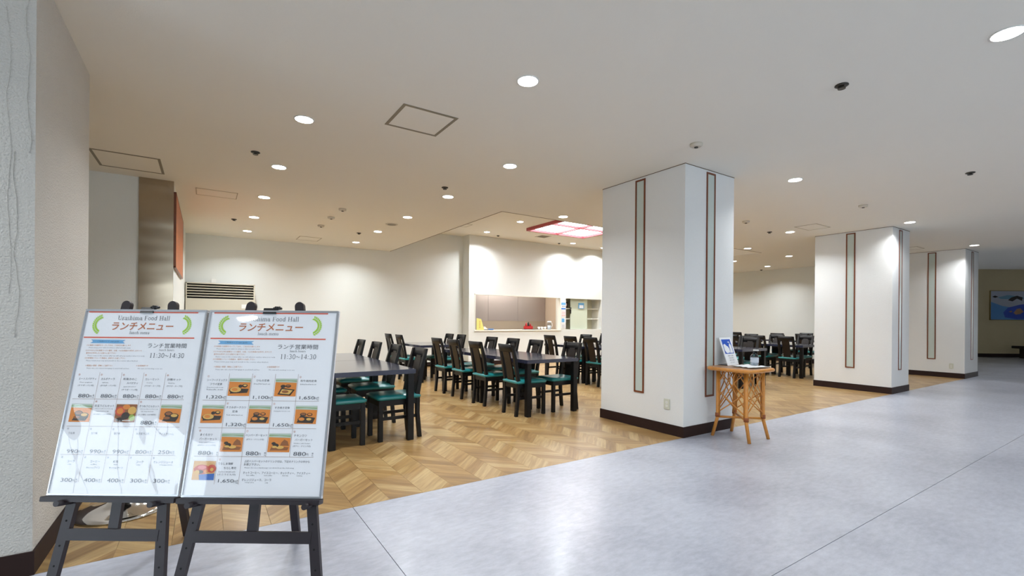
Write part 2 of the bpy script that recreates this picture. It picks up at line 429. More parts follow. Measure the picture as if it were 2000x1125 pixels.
# ------------------------------------------------------------------ floors
# grey sheet vinyl in the passage
fg = struct('floor', MB().b2((-6.5, -4.1, -.2), (34, 3.02, -.012)).b2((-6.5, 3.02, -.2), (34, 12.3, -.013)), 'seam')
def sheet(x0, x1, y0, y1):
    g = .0018
    struct('floor_sheet', MB().b2((x0+g, y0+g, -.012), (x1-g, y1-g, 0)), 'vinyl', fg)
for j, (y0, y1, cuts) in enumerate(((1.155, 3.02, (-6.4, .79, 20, 33)), (-.72, 1.155, (-6.4, 9.5, 33)), (-2.6, -.72, (-6.4, 4, 33)), (-4, -2.6, (-6.4, 12, 33)))):
    for a, b_ in zip(cuts, cuts[1:]): sheet(a, b_, y0, y1)
sheet(14.95, 33, 3.02, 9.6)
# wood chevron planks in the dining area
PW, PL = .2345, .132
YS = 3.02
ox = .797
planks = []
i0, i1 = int(math.floor((-3.0-ox)/PW)), int(math.ceil((14.75-ox)/PW))
rnd = random.Random(3)
for i in range(i0, i1):
    xa, xb = ox+i*PW, ox+(i+1)*PW
    up_ = (i % 2 == 0)
    ya_off = 0 if up_ else PW
    k = -3
    ph = 0.0
    while True:
        y = YS + k*PL + ph
        k += 1
        la, ra = (y, y+PW) if up_ else (y+PW, y)   # left / right edge start
        if min(la, ra) > 11.0: break
        poly = [(xa, la), (xb, ra), (xb, ra+PL), (xa, la+PL)]
        # clip to y >= YS and y <= 11
        def clip(poly, yc, sgn):
            out = []
            for q in range(len(poly)):
                p, r = poly[q], poly[(q+1) % len(poly)]
                ip, ir = sgn*(p[1]-yc) >= 0, sgn*(r[1]-yc) >= 0
                if ip: out.append(p)
                if ip != ir:
                    t = (yc-p[1])/(r[1]-p[1]); out.append((p[0]+t*(r[0]-p[0]), yc))
            return out
        poly = clip(poly, YS, 1)
        if len(poly) >= 3: poly = clip(poly, 10.99, -1)
        if len(poly) < 3: continue
        area = abs(sum(poly[q][0]*poly[(q+1) % len(poly)][1]-poly[(q+1) % len(poly)][0]*poly[q][1] for q in range(len(poly))))/2
        if area < .0015: continue
        cx = sum(p[0] for p in poly)/len(poly); cy = sum(p[1] for p in poly)/len(poly)
        if cx < -.33 and cy > 6.95: continue
        if 5.68 < cx < 11.0 and cy > 10.66: continue
        if -3.0 > cx: continue
        tone = rnd.random()
        planks.append((poly, cx, cy, area, up_, tone))
def vis_size(p):
    poly, cx, cy, area, u_, t = p
    d = Vector((cx, cy, -1.2)); wz_ = d.dot(fw)
    if wz_ < .3: return 0
    px = 1000+908.7*d.dot(rt)/wz_; py = 624.6-908.7*d.dot(up)/wz_
    if px < -20 or px > 2020 or py > 1140: return 0
    if -1.54 < cx < -.663 and cy < 4.2: return 0
    return area/wz_**3
planks.sort(key=vis_size, reverse=True)
def plank_mesh(name, lst):
    v, f, tone, uv = [], [], [], []
    gap = .0004
    for poly, cx, cy, area, up_, t in lst:
        b = len(v); n = len(poly)
        pp = [(cx+(x-cx)*(1-gap*2/.12), cy+(y-cy)*(1-gap*2/.12)) for x, y in poly]
        v += [(x, y, 0) for x, y in pp] + [(x, y, -.012) for x, y in pp]
        fs = [list(range(b, b+n))]
        if len(lst) == 1: fs += [[b+q+n, b+(q+1) % n+n, b+(q+1) % n, b+q] for q in range(n)]
        f += fs
        sx, sy = (cx*7.3 % 5, cy*3.7 % 5)
        for fc in fs:
            tone.append(t)
            for idx in fc:
                x, y, z = v[idx]
                a = pi/4 if up_ else -pi/4
                uv.append(((x-cx)*cos(a)+(y-cy)*sin(a)+sx*10, -(x-cx)*sin(a)+(y-cy)*cos(a)+sy*10))
    me = bpy.data.meshes.new(name); me.from_pydata(v, [], f)
    me.materials.append(MT['wood'])
    at = me.attributes.new('tone', 'FLOAT', 'FACE'); at.data.foreach_set('value', tone)
    ul = me.uv_layers.new(name='grain')
    ul.data.foreach_set('uv', [q for p in uv for q in p])
    me.update()
    return me
for p in planks[:300]:
    o = bpy.data.objects.new('plank', plank_mesh('plank', [p])); COL.objects.link(o); o.parent = fg
o = bpy.data.objects.new('planks', plank_mesh('planks', planks[300:])); COL.objects.link(o); o.parent = fg; o['kind'] = 'stuff'

# ------------------------------------------------------------------ pillars
def pillar(x0, x1, y0, y1, label, strip_left, strip_front, outlet, m='pillar', zs=(.39, 2.80)):
    cx, cy = (x0+x1)/2, (y0+y1)/2
    t = thing('pillar', (cx, cy, 0), label, 'pillar')
    lx, ly = (x1-x0)/2, (y1-y0)/2
    MB().b2((-lx, -ly, 0), (lx, ly, H)).build('pillar_body', m, t)
    MB().b2((-lx-.003, -ly-.003, H-.006), (-lx+.001, ly+.003, H)).b2((-lx-.003, -ly-.003, H-.006), (lx+.003, -ly+.001, H)).build('top_shade_line', 'shade_line', t)  # dark strip painted in as the shade line where pillar meets ceiling
    e = .009
    MB().b2((-lx-e, -ly-e, 0), (lx+e, -ly, BB)).b2((-lx-e, ly, 0), (lx+e, ly+e, BB)).b2((-lx-e, -ly, 0), (-lx, ly, BB)).b2((lx, -ly, 0), (lx+e, ly, BB)).build('baseboard', 'base', t)
    z0, z1 = zs; fwid = .019; pr = .008
    def strip(axis, a, b_, face):
        f = MB(); g = MB()
        def bx(mb, p0, p1, q0, q1, dep, zz0, zz1):
            if axis == 'x': mb.b2((face-dep, p0, zz0), (face, p1, zz1))
            else: mb.b2((p0, face-dep, zz0), (p1, face, zz1))
        bx(f, a, a+fwid, 0, 0, pr, z0, z1); bx(f, b_-fwid, b_, 0, 0, pr, z0, z1)
        bx(f, a+fwid, b_-fwid, 0, 0, pr, z0, z0+fwid); bx(f, a+fwid, b_-fwid, 0, 0, pr, z1-fwid, z1)
        o = f.build('strip_frame', 'frame', t)
        bx(g, a+fwid, b_-fwid, 0, 0, .003, z0+fwid, z1-fwid)
        g.build('frosted_glass', 'frost', o)
    if strip_left: strip('x', strip_left[0]-cy, strip_left[1]-cy, -lx)
    if strip_front: strip('y', strip_front[0]-cx, strip_front[1]-cx, -ly)
    if outlet:
        ya, yb, za, zb = outlet
        o = MB().b2((-lx-.007, ya-cy, za), (-lx, yb-cy, zb)).build('outlet_plate', 'plate', t, bevel=.002)
        q = MB(); ym = (ya+yb)/2-cy; zm = (za+zb)/2
        for dz in (-.018, .018):
            q.b2((-lx-.0085, ym-.013, zm+dz-.011), (-lx-.006, ym+.013, zm+dz+.011))
        q.build('socket', 'white', o)
        q2 = MB()
        for dz in (-.018, .018):
            for dy in (-.005, .005): q2.b2((-lx-.009, ym+dy-.001, zm+dz-.005), (-lx-.008, ym+dy+.001, zm+dz+.005))
        q2.build('slot', 'slot', o)
    return t
pillar(4.109, 4.984, 3.02, 4.21, 'nearest free white pillar with two framed glass strips and a rattan table beside it', (3.537, 3.679), (4.469, 4.625), (3.185, 3.262, .262, .372))
pillar(9.65, 10.43, 3.02, 4.213, 'middle white pillar with framed glass strips, standing between two others', (3.556, 3.70), (9.935, 10.075), None)
pillar(13.75, 14.74, 3.02, 4.20, 'farthest white pillar at the right end of the wood floor', (3.50, 3.65), (14.2, 14.35), (3.20, 3.27, .20, .315))
pl0 = pillar(-1.54, -.663, 3.02, 4.198, 'big cream pillar with cracked textured wallpaper at the left edge of the photo', None, None, None, m='stucco')
# creases in the wallpaper of the left pillar's front (local coordinates, centre (-1.1015, 3.609))
def crease(pts, r):
    m = MB(); m.tube([(x+1.1015, 3.0195-3.609, z) for x, z in pts], r, n=5); m.build('wallpaper_crease', 'stucco', pl0)
def wig(x0, z0, z1, n, a, sd):
    r = random.Random(sd); out = []
    for i in range(n+1):
        out.append((x0 + a*sin(i*.9+sd)+r.uniform(-.003, .003) + (i/n)*.012, z0+(z1-z0)*i/n))
    return out
crease(wig(-.695, 2.75, 1.95, 16, .006, 1), .0028)
crease(wig(-.73, 1.95, 1.1, 16, .007, 3), .0022)
crease(wig(-.755, 2.6, 1.3, 20, .006, 5), .0015)

# orange wood panel on the side wall, steel-edge
op = MB().b2((-.33, 6.96, 1.81), (-.305, 9.02, 2.70))
o = op.build('wall_panel', 'orange'); tag(o, 'orange wooden board hung high on the side wall past the steel cladding', 'panel')
ed = MB()
for y0, y1, z0, z1 in ((6.94, 9.03, 1.80, 1.812), (6.94, 9.03, 2.698, 2.71), (9.018, 9.03, 1.80, 2.71), (6.94, 6.952, 1.80, 2.71)): ed.b2((-.33, y0, z0), (-.302, y1, z1))
ed.build('panel_edge', 'frame', o)

# ------------------------------------------------------------------ ceiling fixtures
def lamp_data(name, W, col):
    l = bpy.data.lights.new(name, 'AREA'); l.shape = 'DISK'; l.size = .11; l.energy = W; l.color = col; l.spread = radians(138)
    return l
LD = lamp_data('downlight_lamp', LAMP_W, LAMP_C); LH = lamp_data('raised_lamp', LAMP_W*1.4, LAMP_C); LC = lamp_data('passage_lamp', CORR_W, CORR_C)
dl = thing('downlight', (.664, 4.126, H), '', 'ceiling light')
pr_ = [(.058, 0), (.078, 0), (.078, -.006), (.058, -.003)]
mm = MB(); n_ = 28
for k in range(4):
    for i in range(n_):
        t = 2*pi*i/n_; mm.v.append((pr_[k][0]*cos(t), pr_[k][0]*sin(t), pr_[k][1]))
for k in range(4):
    for i in range(n_):
        j = (i+1) % n_; k2 = (k+1) % 4; mm.face([k*n_+i, k*n_+j, k2*n_+j, k2*n_+i], 0, True)
mm.build('trim_ring', 'white', dl)
MB().lathe([(.067, 0), (.067, -.0065)], n=28).build('diffuser', 'lamp', dl)  # disc made wider than the lamp to imitate its bloom
lo = bpy.data.objects.new('lamp', LD); COL.objects.link(lo); lo.parent = dl; lo.location = (0, 0, -.012)
low = [(.664,4.126,'nearest ceiling downlight over the dining area, left row'),(.652,5.579,'second ceiling downlight of the left row from the front'),(.651,7.09,'third ceiling downlight of the left row from the front'),
 (.645,8.594,'fourth ceiling downlight of the left row, before the last'),(.645,10.037,'last ceiling downlight of the left row, near the back wall above the air conditioner'),
 (2.679,4.129,'first ceiling downlight of the second row, in front of the square hatch'),(2.677,5.631,'second ceiling downlight of the second row, beside a sprinkler'),
 (2.687,7.136,'third ceiling downlight of the second row, beside the round vent'),(2.675,8.632,'fourth ceiling downlight of the second row, past the round vent'),(2.668,10.126,'last ceiling downlight of the second row, near the back wall'),
 (4.682,5.668,'ceiling downlight just before the edge of the raised ceiling'),(6.7,4.3,'ceiling downlight hidden behind the nearest free pillar'),(6.7,5.5,'ceiling downlight behind the nearest pillar at the raised edge'),
 (8.806,4.261,'ceiling downlight beside the thin rectangular hatch between two pillars'),(10.029,5.75,'ceiling downlight by the far end of the raised ceiling edge'),
 (11.997,5.825,'ceiling downlight seen near the left edge of the middle pillar'),(13.72,7.26,'lowest small ceiling downlight above the end wall'),(11.861,7.18,'small ceiling downlight just right of the nearest free pillar'),(13.3,9.2,'ceiling downlight in the back right corner')]
cor = [(1.823,2.594,'large ceiling downlight at the top centre over the passage'),(3.742,.656,'largest ceiling downlight at the top right corner of the photo'),(5.619,2.668,'ceiling downlight over the passage between the nearest and middle pillars'),
 (9.484,2.745,'ceiling downlight over the passage just before the middle pillar'),(13.332,2.794,'ceiling downlight shining on the corner of the farthest pillar'),
 (7.6,.66,'ceiling downlight of the passage row out of frame on the right'),(-.1,.66,'ceiling downlight above the camera on the left'),(-2.0,2.55,'ceiling downlight left of the big cream pillar'),
 (11.4,.66,'far ceiling downlight of the passage row out of frame'),(1.82,-1.3,'ceiling downlight behind the camera'),(5.62,-1.3,'ceiling downlight behind and right of the camera'),(-3.55,.92,'ceiling downlight near the entrance glazing'),(9.5,-1.3,'ceiling downlight at the far side of the passage'),(17.2,.66,'added fill downlight of the far hall out of frame'),(18.9,1.2,'second added fill downlight in the far hall out of frame'),(15.7,5.3,'added fill downlight of the far hall hidden behind the farthest pillar')]  # last three are unseen lamps added to brighten the far hall wall
hi = [(5.857,8.589,'ceiling downlight in the raised ceiling beside the red-framed light panel'),(5.866,10.076,'ceiling downlight in the raised ceiling close to the left end of the kitchen wall'),(8.715,10.108,'ceiling downlight in the raised ceiling over the serving shelf'),(9.999,10.212,'ceiling downlight at the left edge of the nearest free pillar, in the raised ceiling'),(5.86,7.1,'added fill downlight in the raised ceiling hidden by its near edge'),(8.71,7.1,'added fill downlight in the raised ceiling behind the nearest free pillar'),(9.9,8.6,'added fill downlight in the raised ceiling behind the pillar, right one')]  # last three are unseen lamps added to brighten the raised ceiling
first = True
for lst, z, LL in ((low, H, LD), (cor, H, LC), (hi, H2, LH)):
    for x, y, lab in lst:
        if first: dl['label'] = lab; dl['group'] = 'recessed ceiling downlights'; first = False; continue
        d = dup(dl, (x, y, z), 0, lab, 'recessed ceiling downlights')
        if LL is not LD:
            for ch in d.children:
                if ch.type == 'LIGHT': ch.data = LL

for x, y in ((7.2, 11.2), (9.9, 11.35)):  # unseen lamps added to brighten the kitchen interior
    kl = thing('kitchen_fill_light', (x, y, 2.6), 'added kitchen fill light behind the serving hatch' if x < 8 else 'added kitchen fill light behind the shelf opening', 'ceiling light')
    MB().b2((-.6, -.11, -.05), (.6, .11, 0)).build('housing', 'white', kl); MB().b2((-.58, -.1, -.055), (.58, .1, -.05)).build('diffuser', 'panel_glow', kl)
    l = bpy.data.lights.new('lamp', 'AREA'); l.shape = 'RECTANGLE'; l.size = 1.1; l.size_y = .18; l.energy = 26; l.color = (1, .97, .92)
    lo2 = bpy.data.objects.new('lamp', l); COL.objects.link(lo2); lo2.parent = kl; lo2.location = (0, 0, -.06)
sp = thing('sprinkler', (3.631, 1.427, H), 'nearest sprinkler head at the upper right of the ceiling', 'sprinkler', group='ceiling sprinklers')
MB().lathe([(.040, 0), (.042, -.006), (.030, -.012)], n=18).build('escutcheon', 'sprk', sp)
MB().lathe([(.014, -.010), (.012, -.02), (.006, -.024)], n=12).build('nozzle', 'sprk', sp)
q = MB(); q.lathe([(.024, -.024), (.024, -.027)], n=12)
for k in range(3): q.cyl((.02*cos(k*2.094), .02*sin(k*2.094), -.010), (.02*cos(k*2.094), .02*sin(k*2.094), -.025), .0025, n=6)
q.build('deflector', 'sprk', sp)
for x, y, z, lab in ((6.874,1.477,H,'sprinkler head at the far right of the ceiling over the passage'),(.4,5.214,H,'sprinkler head left of the two nearest downlights of the left row'),(2.458,5.26,H,'sprinkler head just above a downlight of the second row'),
 (.384,8.968,H,'small sprinkler head left of the last downlights of the left row'),(2.427,9.001,H,'small sprinkler head beside the last downlight of the second row'),(8.513,4.473,H,'sprinkler head left of the thin hatch, between two pillars'),
 (14.518,7.873,H,'tiny sprinkler head above the end wall'),(6.355,10.332,H2,'sprinkler head in the raised ceiling close to the kitchen wall, left one'),(8.399,10.339,H2,'sprinkler head in the raised ceiling close to the kitchen wall, right one')):
    dup(sp, (x, y, z), 0, lab, 'ceiling sprinklers')

sd = thing('smoke_detector', (1.691, 7.17, H), 'white ceiling detector with dark centre, nearest of three in a line', 'detector', group='ceiling detectors')
MB().lathe([(.055, 0), (.055, -.02), (.04, -.03)], n=20).build('housing', 'smoke', sd)
MB().lathe([(.018, -.030), (.016, -.038)], n=12).build('sensor', 'sprk', sd)
for x, y, lab in ((1.679, 7.855, 'middle one of three round ceiling detectors in a line'), (1.68, 8.653, 'farthest of three round ceiling detectors in a line'),
                  (3.75, 2.642, 'pale ceiling detector in front of the nearest free pillar'), (7.609, 2.716, 'pale ceiling detector over the passage near the middle pillar'), (7.299, 4.214, 'pale ceiling detector right of the nearest free pillar')):
    dup(sd, (x, y, H), 0, lab, 'ceiling detectors')
vr = MB(); vr.lathe([(.105, 0), (.10, -.008)], n=24); o = vr.build('round_vent', 'smoke', loc=(2.667, 7.837, H))
tag(o, 'round flat air vent on the ceiling between two downlights', 'vent')
MB().lathe([(.075, -.008), (.07, -.011)], n=24).build('vent_disc', 'hatch', o)

def hatch(x0, x1, y0, y1, z, wd, m, lab, m2='ceiling'):
    t = thing('ceiling_hatch', ((x0+x1)/2, (y0+y1)/2, z), lab, 'hatch')
    a, b_ = (x1-x0)/2, (y1-y0)/2; e = .004
    MB().b2((-a, -b_, -e), (a, -b_+wd, 0)).b2((-a, b_-wd, -e), (a, b_, 0)).b2((-a, -b_+wd, -e), (-a+wd, b_-wd, 0)).b2((a-wd, -b_+wd, -e), (a, b_-wd, 0)).build('hatch_frame', m, t)
    MB().b2((-a+wd, -b_+wd, -.002), (a-wd, b_-wd, 0)).build('hatch_panel', m2, t)
hatch(1.24, 1.70, 3.39, 3.84, H, .024, 'hatch', 'square ceiling hatch with metal frame, nearest and most visible')
hatch(-.96, -.40, 6.01, 6.62, H, .024, 'hatch', 'square ceiling hatch above the steel cladding at the left')
hatch(-.115, .346, 7.07, 7.44, H, .010, 'hatch_thin', 'faint ceiling hatch behind the steel-clad wall')
hatch(1.55, 1.97, 10.03, 10.5, H, .016, 'hatch_thin', 'faint ceiling hatch near the back wall')
hatch(8.40, 8.91, 3.65, 4.0, H, .012, 'hatch_thin', 'thin-edged ceiling hatch between the nearest and middle pillars')
hatch(12.6, 13.06, 3.52, 4.0, H, .016, 'hatch_thin', 'thin-edged ceiling hatch left of the farthest pillar')
hatch(4.75, 5.15, 9.5, 9.85, H2, .012, 'hatch_thin', 'faint hatch in the raised ceiling near the column corner')
vt = thing('square_vent', (7.38, 9.75, H2), 'small square dark vent in the raised ceiling beside the red light panel', 'vent')
MB().b2((-.16, -.16, -.006), (.16, .16, 0)).build('vent_frame', 'smoke', vt)
for k in range(5): MB().b2((-.12, -.12+k*.05, -.012), (.12, -.095+k*.05, -.006)).build('slat', 'hatch', vt)

# red-framed light panel
lp = thing('light_panel', (7.295, 8.2, H2), 'large glowing ceiling light panel in a red lacquered frame', 'ceiling light')
a = .905
for p, q_ in (((-a, -a), (a, -a+.06)), ((-a, a-.06), (a, a)), ((-a, -a+.06), (-a+.06, a-.06)), ((a-.06, -a+.06), (a, a-.06))):
    MB().b2((p[0], p[1], -.07), (q_[0], q_[1], 0)).build('frame_bar', 'pinkframe', lp)
MB().b2((-.03, -a+.06, -.06), (.03, a-.06, 0)).build('crossbar', 'pinkframe', lp)
MB().b2((-a+.06, -.03, -.06), (-.03, .03, 0)).b2((.03, -.03, -.06), (a-.06, .03, 0)).build('crossbar', 'pinkframe', lp)
for sx in (-1, 1):
    for sy in (-1, 1):
        x0, x1 = sorted((sx*.03, sx*(a-.06))); y0, y1 = sorted((sy*.03, sy*(a-.06)))
        MB().b2((x0, y0, -.02), (x1, y1, 0)).build('pane', 'panel_glow', lp)

# ------------------------------------------------------------------ air conditioner and sensor
ac = thing('air_conditioner', (.255, 10.80, 0), 'cream floor-standing air conditioner with black louvred top against the back wall', 'air conditioner')
MB().b2((-.57, -.17, .02), (.57, .17, 1.56)).b2((-.57, -.17, 1.56), (-.55, .17, 1.86)).b2((.55, -.17, 1.56), (.57, .17, 1.86)).b2((-.55, .1, 1.56), (.55, .17, 1.86)).b2((-.57, -.17, 1.84), (.57, .17, 1.86)).build('casing', 'ac', ac)
MB().b2((-.55, -.05, 1.56), (.55, .1, 1.84)).build('grille_back', 'dark', ac)
for k in range(5): MB().box((0, -.135, 1.605+k*.05), (1.10, .06, .008), R=Matrix.Rotation(radians(20), 3, 'X')).build('louvre', 'ac', ac)
MB().b2((-.52, -.178, .1), (.52, -.17, .95)).build('front_panel', 'ac', ac)
MB().b2((.34, -.176, 1.38), (.44, -.17, 1.46)).build('control_panel', 'white', ac)
sn = thing('wall_sensor', (.134, 11.0, 1.92), 'small white sensor box on the back wall above the air conditioner', 'sensor')
MB().b2((-.04, -.05, -.04), (.04, 0, .04)).build('sensor_box', 'white', sn, bevel=.006)
MB().lathe([(.02, -.04), (.012, -.055)], c=(0, -.03, 0), n=12).build('sensor_lens', 'smoke', sn)
dc = MB().b2((-.33, 10.86, 0), (-.325+.01, 11.0, 1.78)); 
o = MB().b2((-.315, 10.9, 0), (-.33+.0, 11.0, 1.78)).build('pipe_cover', 'ac'); tag(o, 'narrow beige pipe cover between the air conditioner and side wall', 'cover')

# ------------------------------------------------------------------ dining chairs
def make_chair():
    t = thing('dining_chair', (0, 0, 0), 'black slat-back dining chair', 'chair')
    W = .175     # half width outside
    lw = .042
    for sx in (-1, 1):
        x0, x1 = sorted((sx*W, sx*(W-lw)))
        MB().b2((x0, .18, 0), (x1, .224, .40)).build('leg', 'black', t, bevel=.003)
        prof = [(-.225, 0), (-.188, 0), (-.163, .25), (-.160, .45), (-.205, .70), (-.262, .893), (-.288, .893), (-.245, .70), (-.203, .45), (-.200, .25)]
        MB().prism(prof, x0, x1, axis=0).build('leg', 'black', t, bevel=.002)
        MB().b2((min(sx*W*.93, sx*(W*.93-.022)), -.18, .205), (max(sx*W*.93, sx*(W*.93-.022)), .18, .235)).build('stretcher', 'black', t)
    # curved top rail
    tr = MB(); n = 8
    for part in range(n):
        xa = -W+lw*.5 + (2*W-lw)*part/n; xb = -W+lw*.5 + (2*W-lw)*(part+1)/n
        f = lambda x: -.022*(1-(x/W)**2)
        b = len(tr.v)
        for x in (xa, xb):
            d = f(x)
            tr.v += [(x, -.236+d, .80), (x, -.262+d, .80), (x, -.289+d, .895), (x, -.268+d, .895)]
        tr.face([b, b+1, b+5, b+4]); tr.face([b+1, b+2, b+6, b+5], 0, True); tr.face([b+2, b+3, b+7, b+6]); tr.face([b+3, b, b+4, b+7], 0, True)
        if part == 0: tr.face([b, b+3, b+2, b+1])
        if part == n-1: tr.face([b+4, b+5, b+6, b+7])
    tr.build('top_rail', 'black', t)
    sprof = [(-.176, .40), (-.192, .40), (-.220, .58), (-.252, .72), (-.282, .82), (-.262, .82), (-.234, .72), (-.204, .58)]
    MB().prism(sprof, -.075, .075, axis=0).build('splat', 'splat', t)
    MB().b2((-W+.006, -.195, .345), (W-.006, .218, .402)).build('seat_frame', 'black', t, bevel=.003)
    # cushion
    cu = MB(); nx = 10; rows = []
    def P(u, v):   # superellipse-like pillow
        return (u*(W-.002), .012+v*.212)
    for k, (ins, z) in enumerate(((.0, .402), (-.012, .412), (-.012, .430), (.012, .444), (.05, .450))):
        pts = []
        hw, hd = W+.004-ins, .216-ins
        r = .035
        for cx, cy, a0 in ((hw-r, hd-r, 0), (-hw+r, hd-r, 90), (-hw+r, -hd+r, 180), (hw-r, -hd+r, 270)):
            for q in range(4):
                a = radians(a0+q*30); pts.append((cx+r*cos(a), cy+.012+r*sin(a), z))
        b = len(cu.v); cu.v += pts; rows.append(b)
    n = 16
    for k in range(4):
        for i in range(n):
            j = (i+1) % n; cu.face([rows[k]+i, rows[k]+j, rows[k+1]+j, rows[k+1]+i], 0, True)
    cu.face([rows[0]+i for i in range(n)][::-1]); cu.face([rows[4]+i for i in range(n)], 0, True)
    cu.build('seat_cushion', 'teal', t)
    return t
chair0 = make_chair(); used = [False]
def chair(x, y, side, label, group, jig=0.):
    rz = (-pi/2 if side == 'L' else pi/2) + jig
    if not used[0]:
        used[0] = True; chair0.location = (x, y, 0); chair0.rotation_euler.z = rz; chair0['label'] = label; chair0['group'] = group; return chair0
    return dup(chair0, (x, y, 0), rz, label, group)

def make_table():
    t = thing('dining_table', (0, 0, 0), 'black dining table', 'table')
    MB().b2((-.415, -.62, .66), (.415, .62, .705)).build('tabletop', 'table', t, bevel=.004)
    for sx in (-1, 1):
        for sy in (-1, 1):
            l = MB().box((sx*.372, sy*.575, .33), (.062, .062, .66)).build('leg', 'black', t, bevel=.003)
    return t
table0 = make_table(); tused = [False]
def table(x, y, label, group='black dining tables'):
    if not tused[0]:
        tused[0] = True; table0.location = (x, y, 0); table0['label'] = label; table0['group'] = group; return table0
    return dup(table0, (x, y, 0), 0, label, group)

ordf = ['first', 'second', 'third', 'fourth']
ordn = ['nearest', 'second nearest', 'third', 'fourth']
table(1.335, 5.0, 'black dining table just behind the right menu board, front one of a joined pair')
table(1.335, 6.245, 'black dining table joined behind the one nearest the menu boards')
G1 = 'chairs at the table behind the menu boards'
for k, y in enumerate((4.64, 5.40, 6.12, 6.86)):
    chair(1.625, y, 'R', 'black chair right of the table behind the menu boards, %s from the front' % ordf[k], G1, (.03, -.02, .02, 0)[k])
for k, y in enumerate((4.62, 5.36, 6.1, 6.84)):
    chair(1.05, y, 'L', 'mostly hidden black chair left of the table behind the menu boards, %s from the front' % ordf[k], G1)
table(3.71, 5.27, 'black dining table in the centre of the photo, front one of a joined pair')
table(3.71, 6.52, 'black dining table in the centre, back one of a joined pair')
G2 = 'chairs at the central table'
for k, (y, j) in enumerate(((4.92, -.04), (5.73, .02), (6.41, 0), (7.04, .03))):
    chair(3.43, y, 'L', 'black chair seen from behind, left of the central table, %s from the front' % ordf[k], G2, j)
for k, (y, j) in enumerate(((4.92, .02), (5.79, -.02), (6.42, 0), (7.10, .02))):
    chair(3.99, y, 'R', 'black chair facing left, right of the central table, %s from the front' % ordf[k], G2, j)
table(3.78, 8.83, 'black dining table farther back behind the central table, near the back wall')
G3 = 'chairs at the back table'
for k, y in enumerate((8.78, 9.42)):
    chair(3.42, y, 'L', 'black chair on the left side of the back table, %s one' % ('nearer', 'farther')[k], G3)
for k, y in enumerate((8.42, 8.97)):
    chair(4.06, y, 'R', 'black chair on the right side of the back table, %s one' % ('nearer', 'farther')[k], G3)
table(6.40, 7.22, 'black dining table left of the nearest free pillar, before the shelf opening')
table(6.40, 5.96, 'black dining table behind the nearest free pillar, front one of the pair')
G4 = 'chairs at the table before the shelf opening'
for k, y in enumerate((6.30, 6.86, 7.50)):
    chair(6.13, y, 'L', 'black chair on the left side of the table before the shelf opening, %s' % ('nearest one', 'middle one', 'farthest one')[k], G4)
for k, y in enumerate((7.0, 7.62)):
    chair(6.70, y, 'R', 'black chair on the right side of the table before the shelf opening, %s one' % ('nearer', 'farther')[k], G4)
# seen between the pillars
G5 = 'chairs seen between the nearest and middle pillars'
table(8.40, 5.28, 'black dining table right behind the rattan table, seen between the pillars')
table(8.40, 8.1, 'black dining table far back between the pillars')
table(10.97, 5.45, 'black dining table next to the left edge of the middle pillar, front one')
table(10.97, 6.70, 'black dining table behind the one next to the middle pillar')
table(13.62, 6.6, 'farthest black dining table near the end wall')
for x, y, sd_, lab in ((8.13, 5.0, 'L', 'black chair half hidden by the pillar at the table behind the rattan table'), (8.13, 5.65, 'L', 'black chair on the left of the table behind the rattan table, farther one'),
   (8.68, 5.05, 'R', 'black chair pushed in at the right of the table behind the rattan table'), (9.45, 5.57, 'R', 'black chair pulled out from the table behind the rattan table'),
   (8.13, 7.9, 'L', 'black chair at the left of the far table between the pillars'), (8.70, 7.9, 'R', 'black chair at the right of the far table between the pillars'),
   (10.70, 5.12, 'L', 'black chair seen from behind, the largest in the gap left of the middle pillar'), (10.70, 5.74, 'L', 'black chair just behind the largest one in the gap, same table side'), (10.70, 6.34, 'L', 'black chair third from the front at the left of the table by the middle pillar'),
   (11.25, 5.22, 'R', 'black chair at the left edge of the middle pillar, facing left, nearest one'), (11.25, 5.86, 'R', 'black chair facing left behind the one at the edge of the middle pillar'), (11.25, 6.5, 'R', 'black chair facing left, third at the table by the middle pillar'),
   (13.35, 6.0, 'L', 'black chair at the farthest table, nearest on its left side'), (13.35, 6.65, 'L', 'black chair at the farthest table, second on its left side'), (13.35, 7.85, 'L', 'black chair standing at the back beyond the farthest table'), (13.9, 6.4, 'R', 'black chair on the far side of the farthest table')):
    chair(x, y, sd_, lab, G5, rnd.uniform(-.04, .04))

# ------------------------------------------------------------------ things at the kitchen hatch
def tg(o, lab, cat, grp=None): return tag(o, lab, cat, grp)
o = MB().prism([(5.90, .925), (6.13, .925), (6.04, 1.21), (5.90, 1.24)], 10.63, 10.634, axis=1).build('notice', 'yellow'); tg(o, 'yellow paper notice at the left corner of the serving hatch', 'notice')
q = MB()
for k in range(5): q.b2((5.985, 10.6285, .98+k*.04), (6.01, 10.6295, 1.0+k*.04))
q.build('lettering', 'inko', o)
t = thing('tape_dispenser', (6.22, 10.72, .925), 'small white dispenser on the hatch sill beside the yellow notice', 'dispenser')
MB().prism([(-.07, 0), (.07, 0), (.03, .04), (-.03, .09), (-.07, .09)], -.03, .03, axis=1).build('body', 'white', t); MB().b2((-.075, -.032, 0), (.075, .032, .015)).build('base', 'clip', t)
t = thing('blue_tray', (6.38, 10.70, .925), 'small blue dish on the hatch sill', 'dish')
MB().lathe([(.06, 0), (.085, .025), (.08, .03), (.05, .008)], n=18).build('dish', 'bluep', t)
t = thing('condiment_rack', (7.72, 10.86, .925), 'red rack of condiment bottles on the hatch counter', 'rack')
MB().b2((-.16, -.07, 0), (.42, .09, .012)).build('tray', 'clip', t)
MB().b2((-.13, -.05, .012), (.13, .06, .10)).build('box', 'redp', t, bevel=.01)
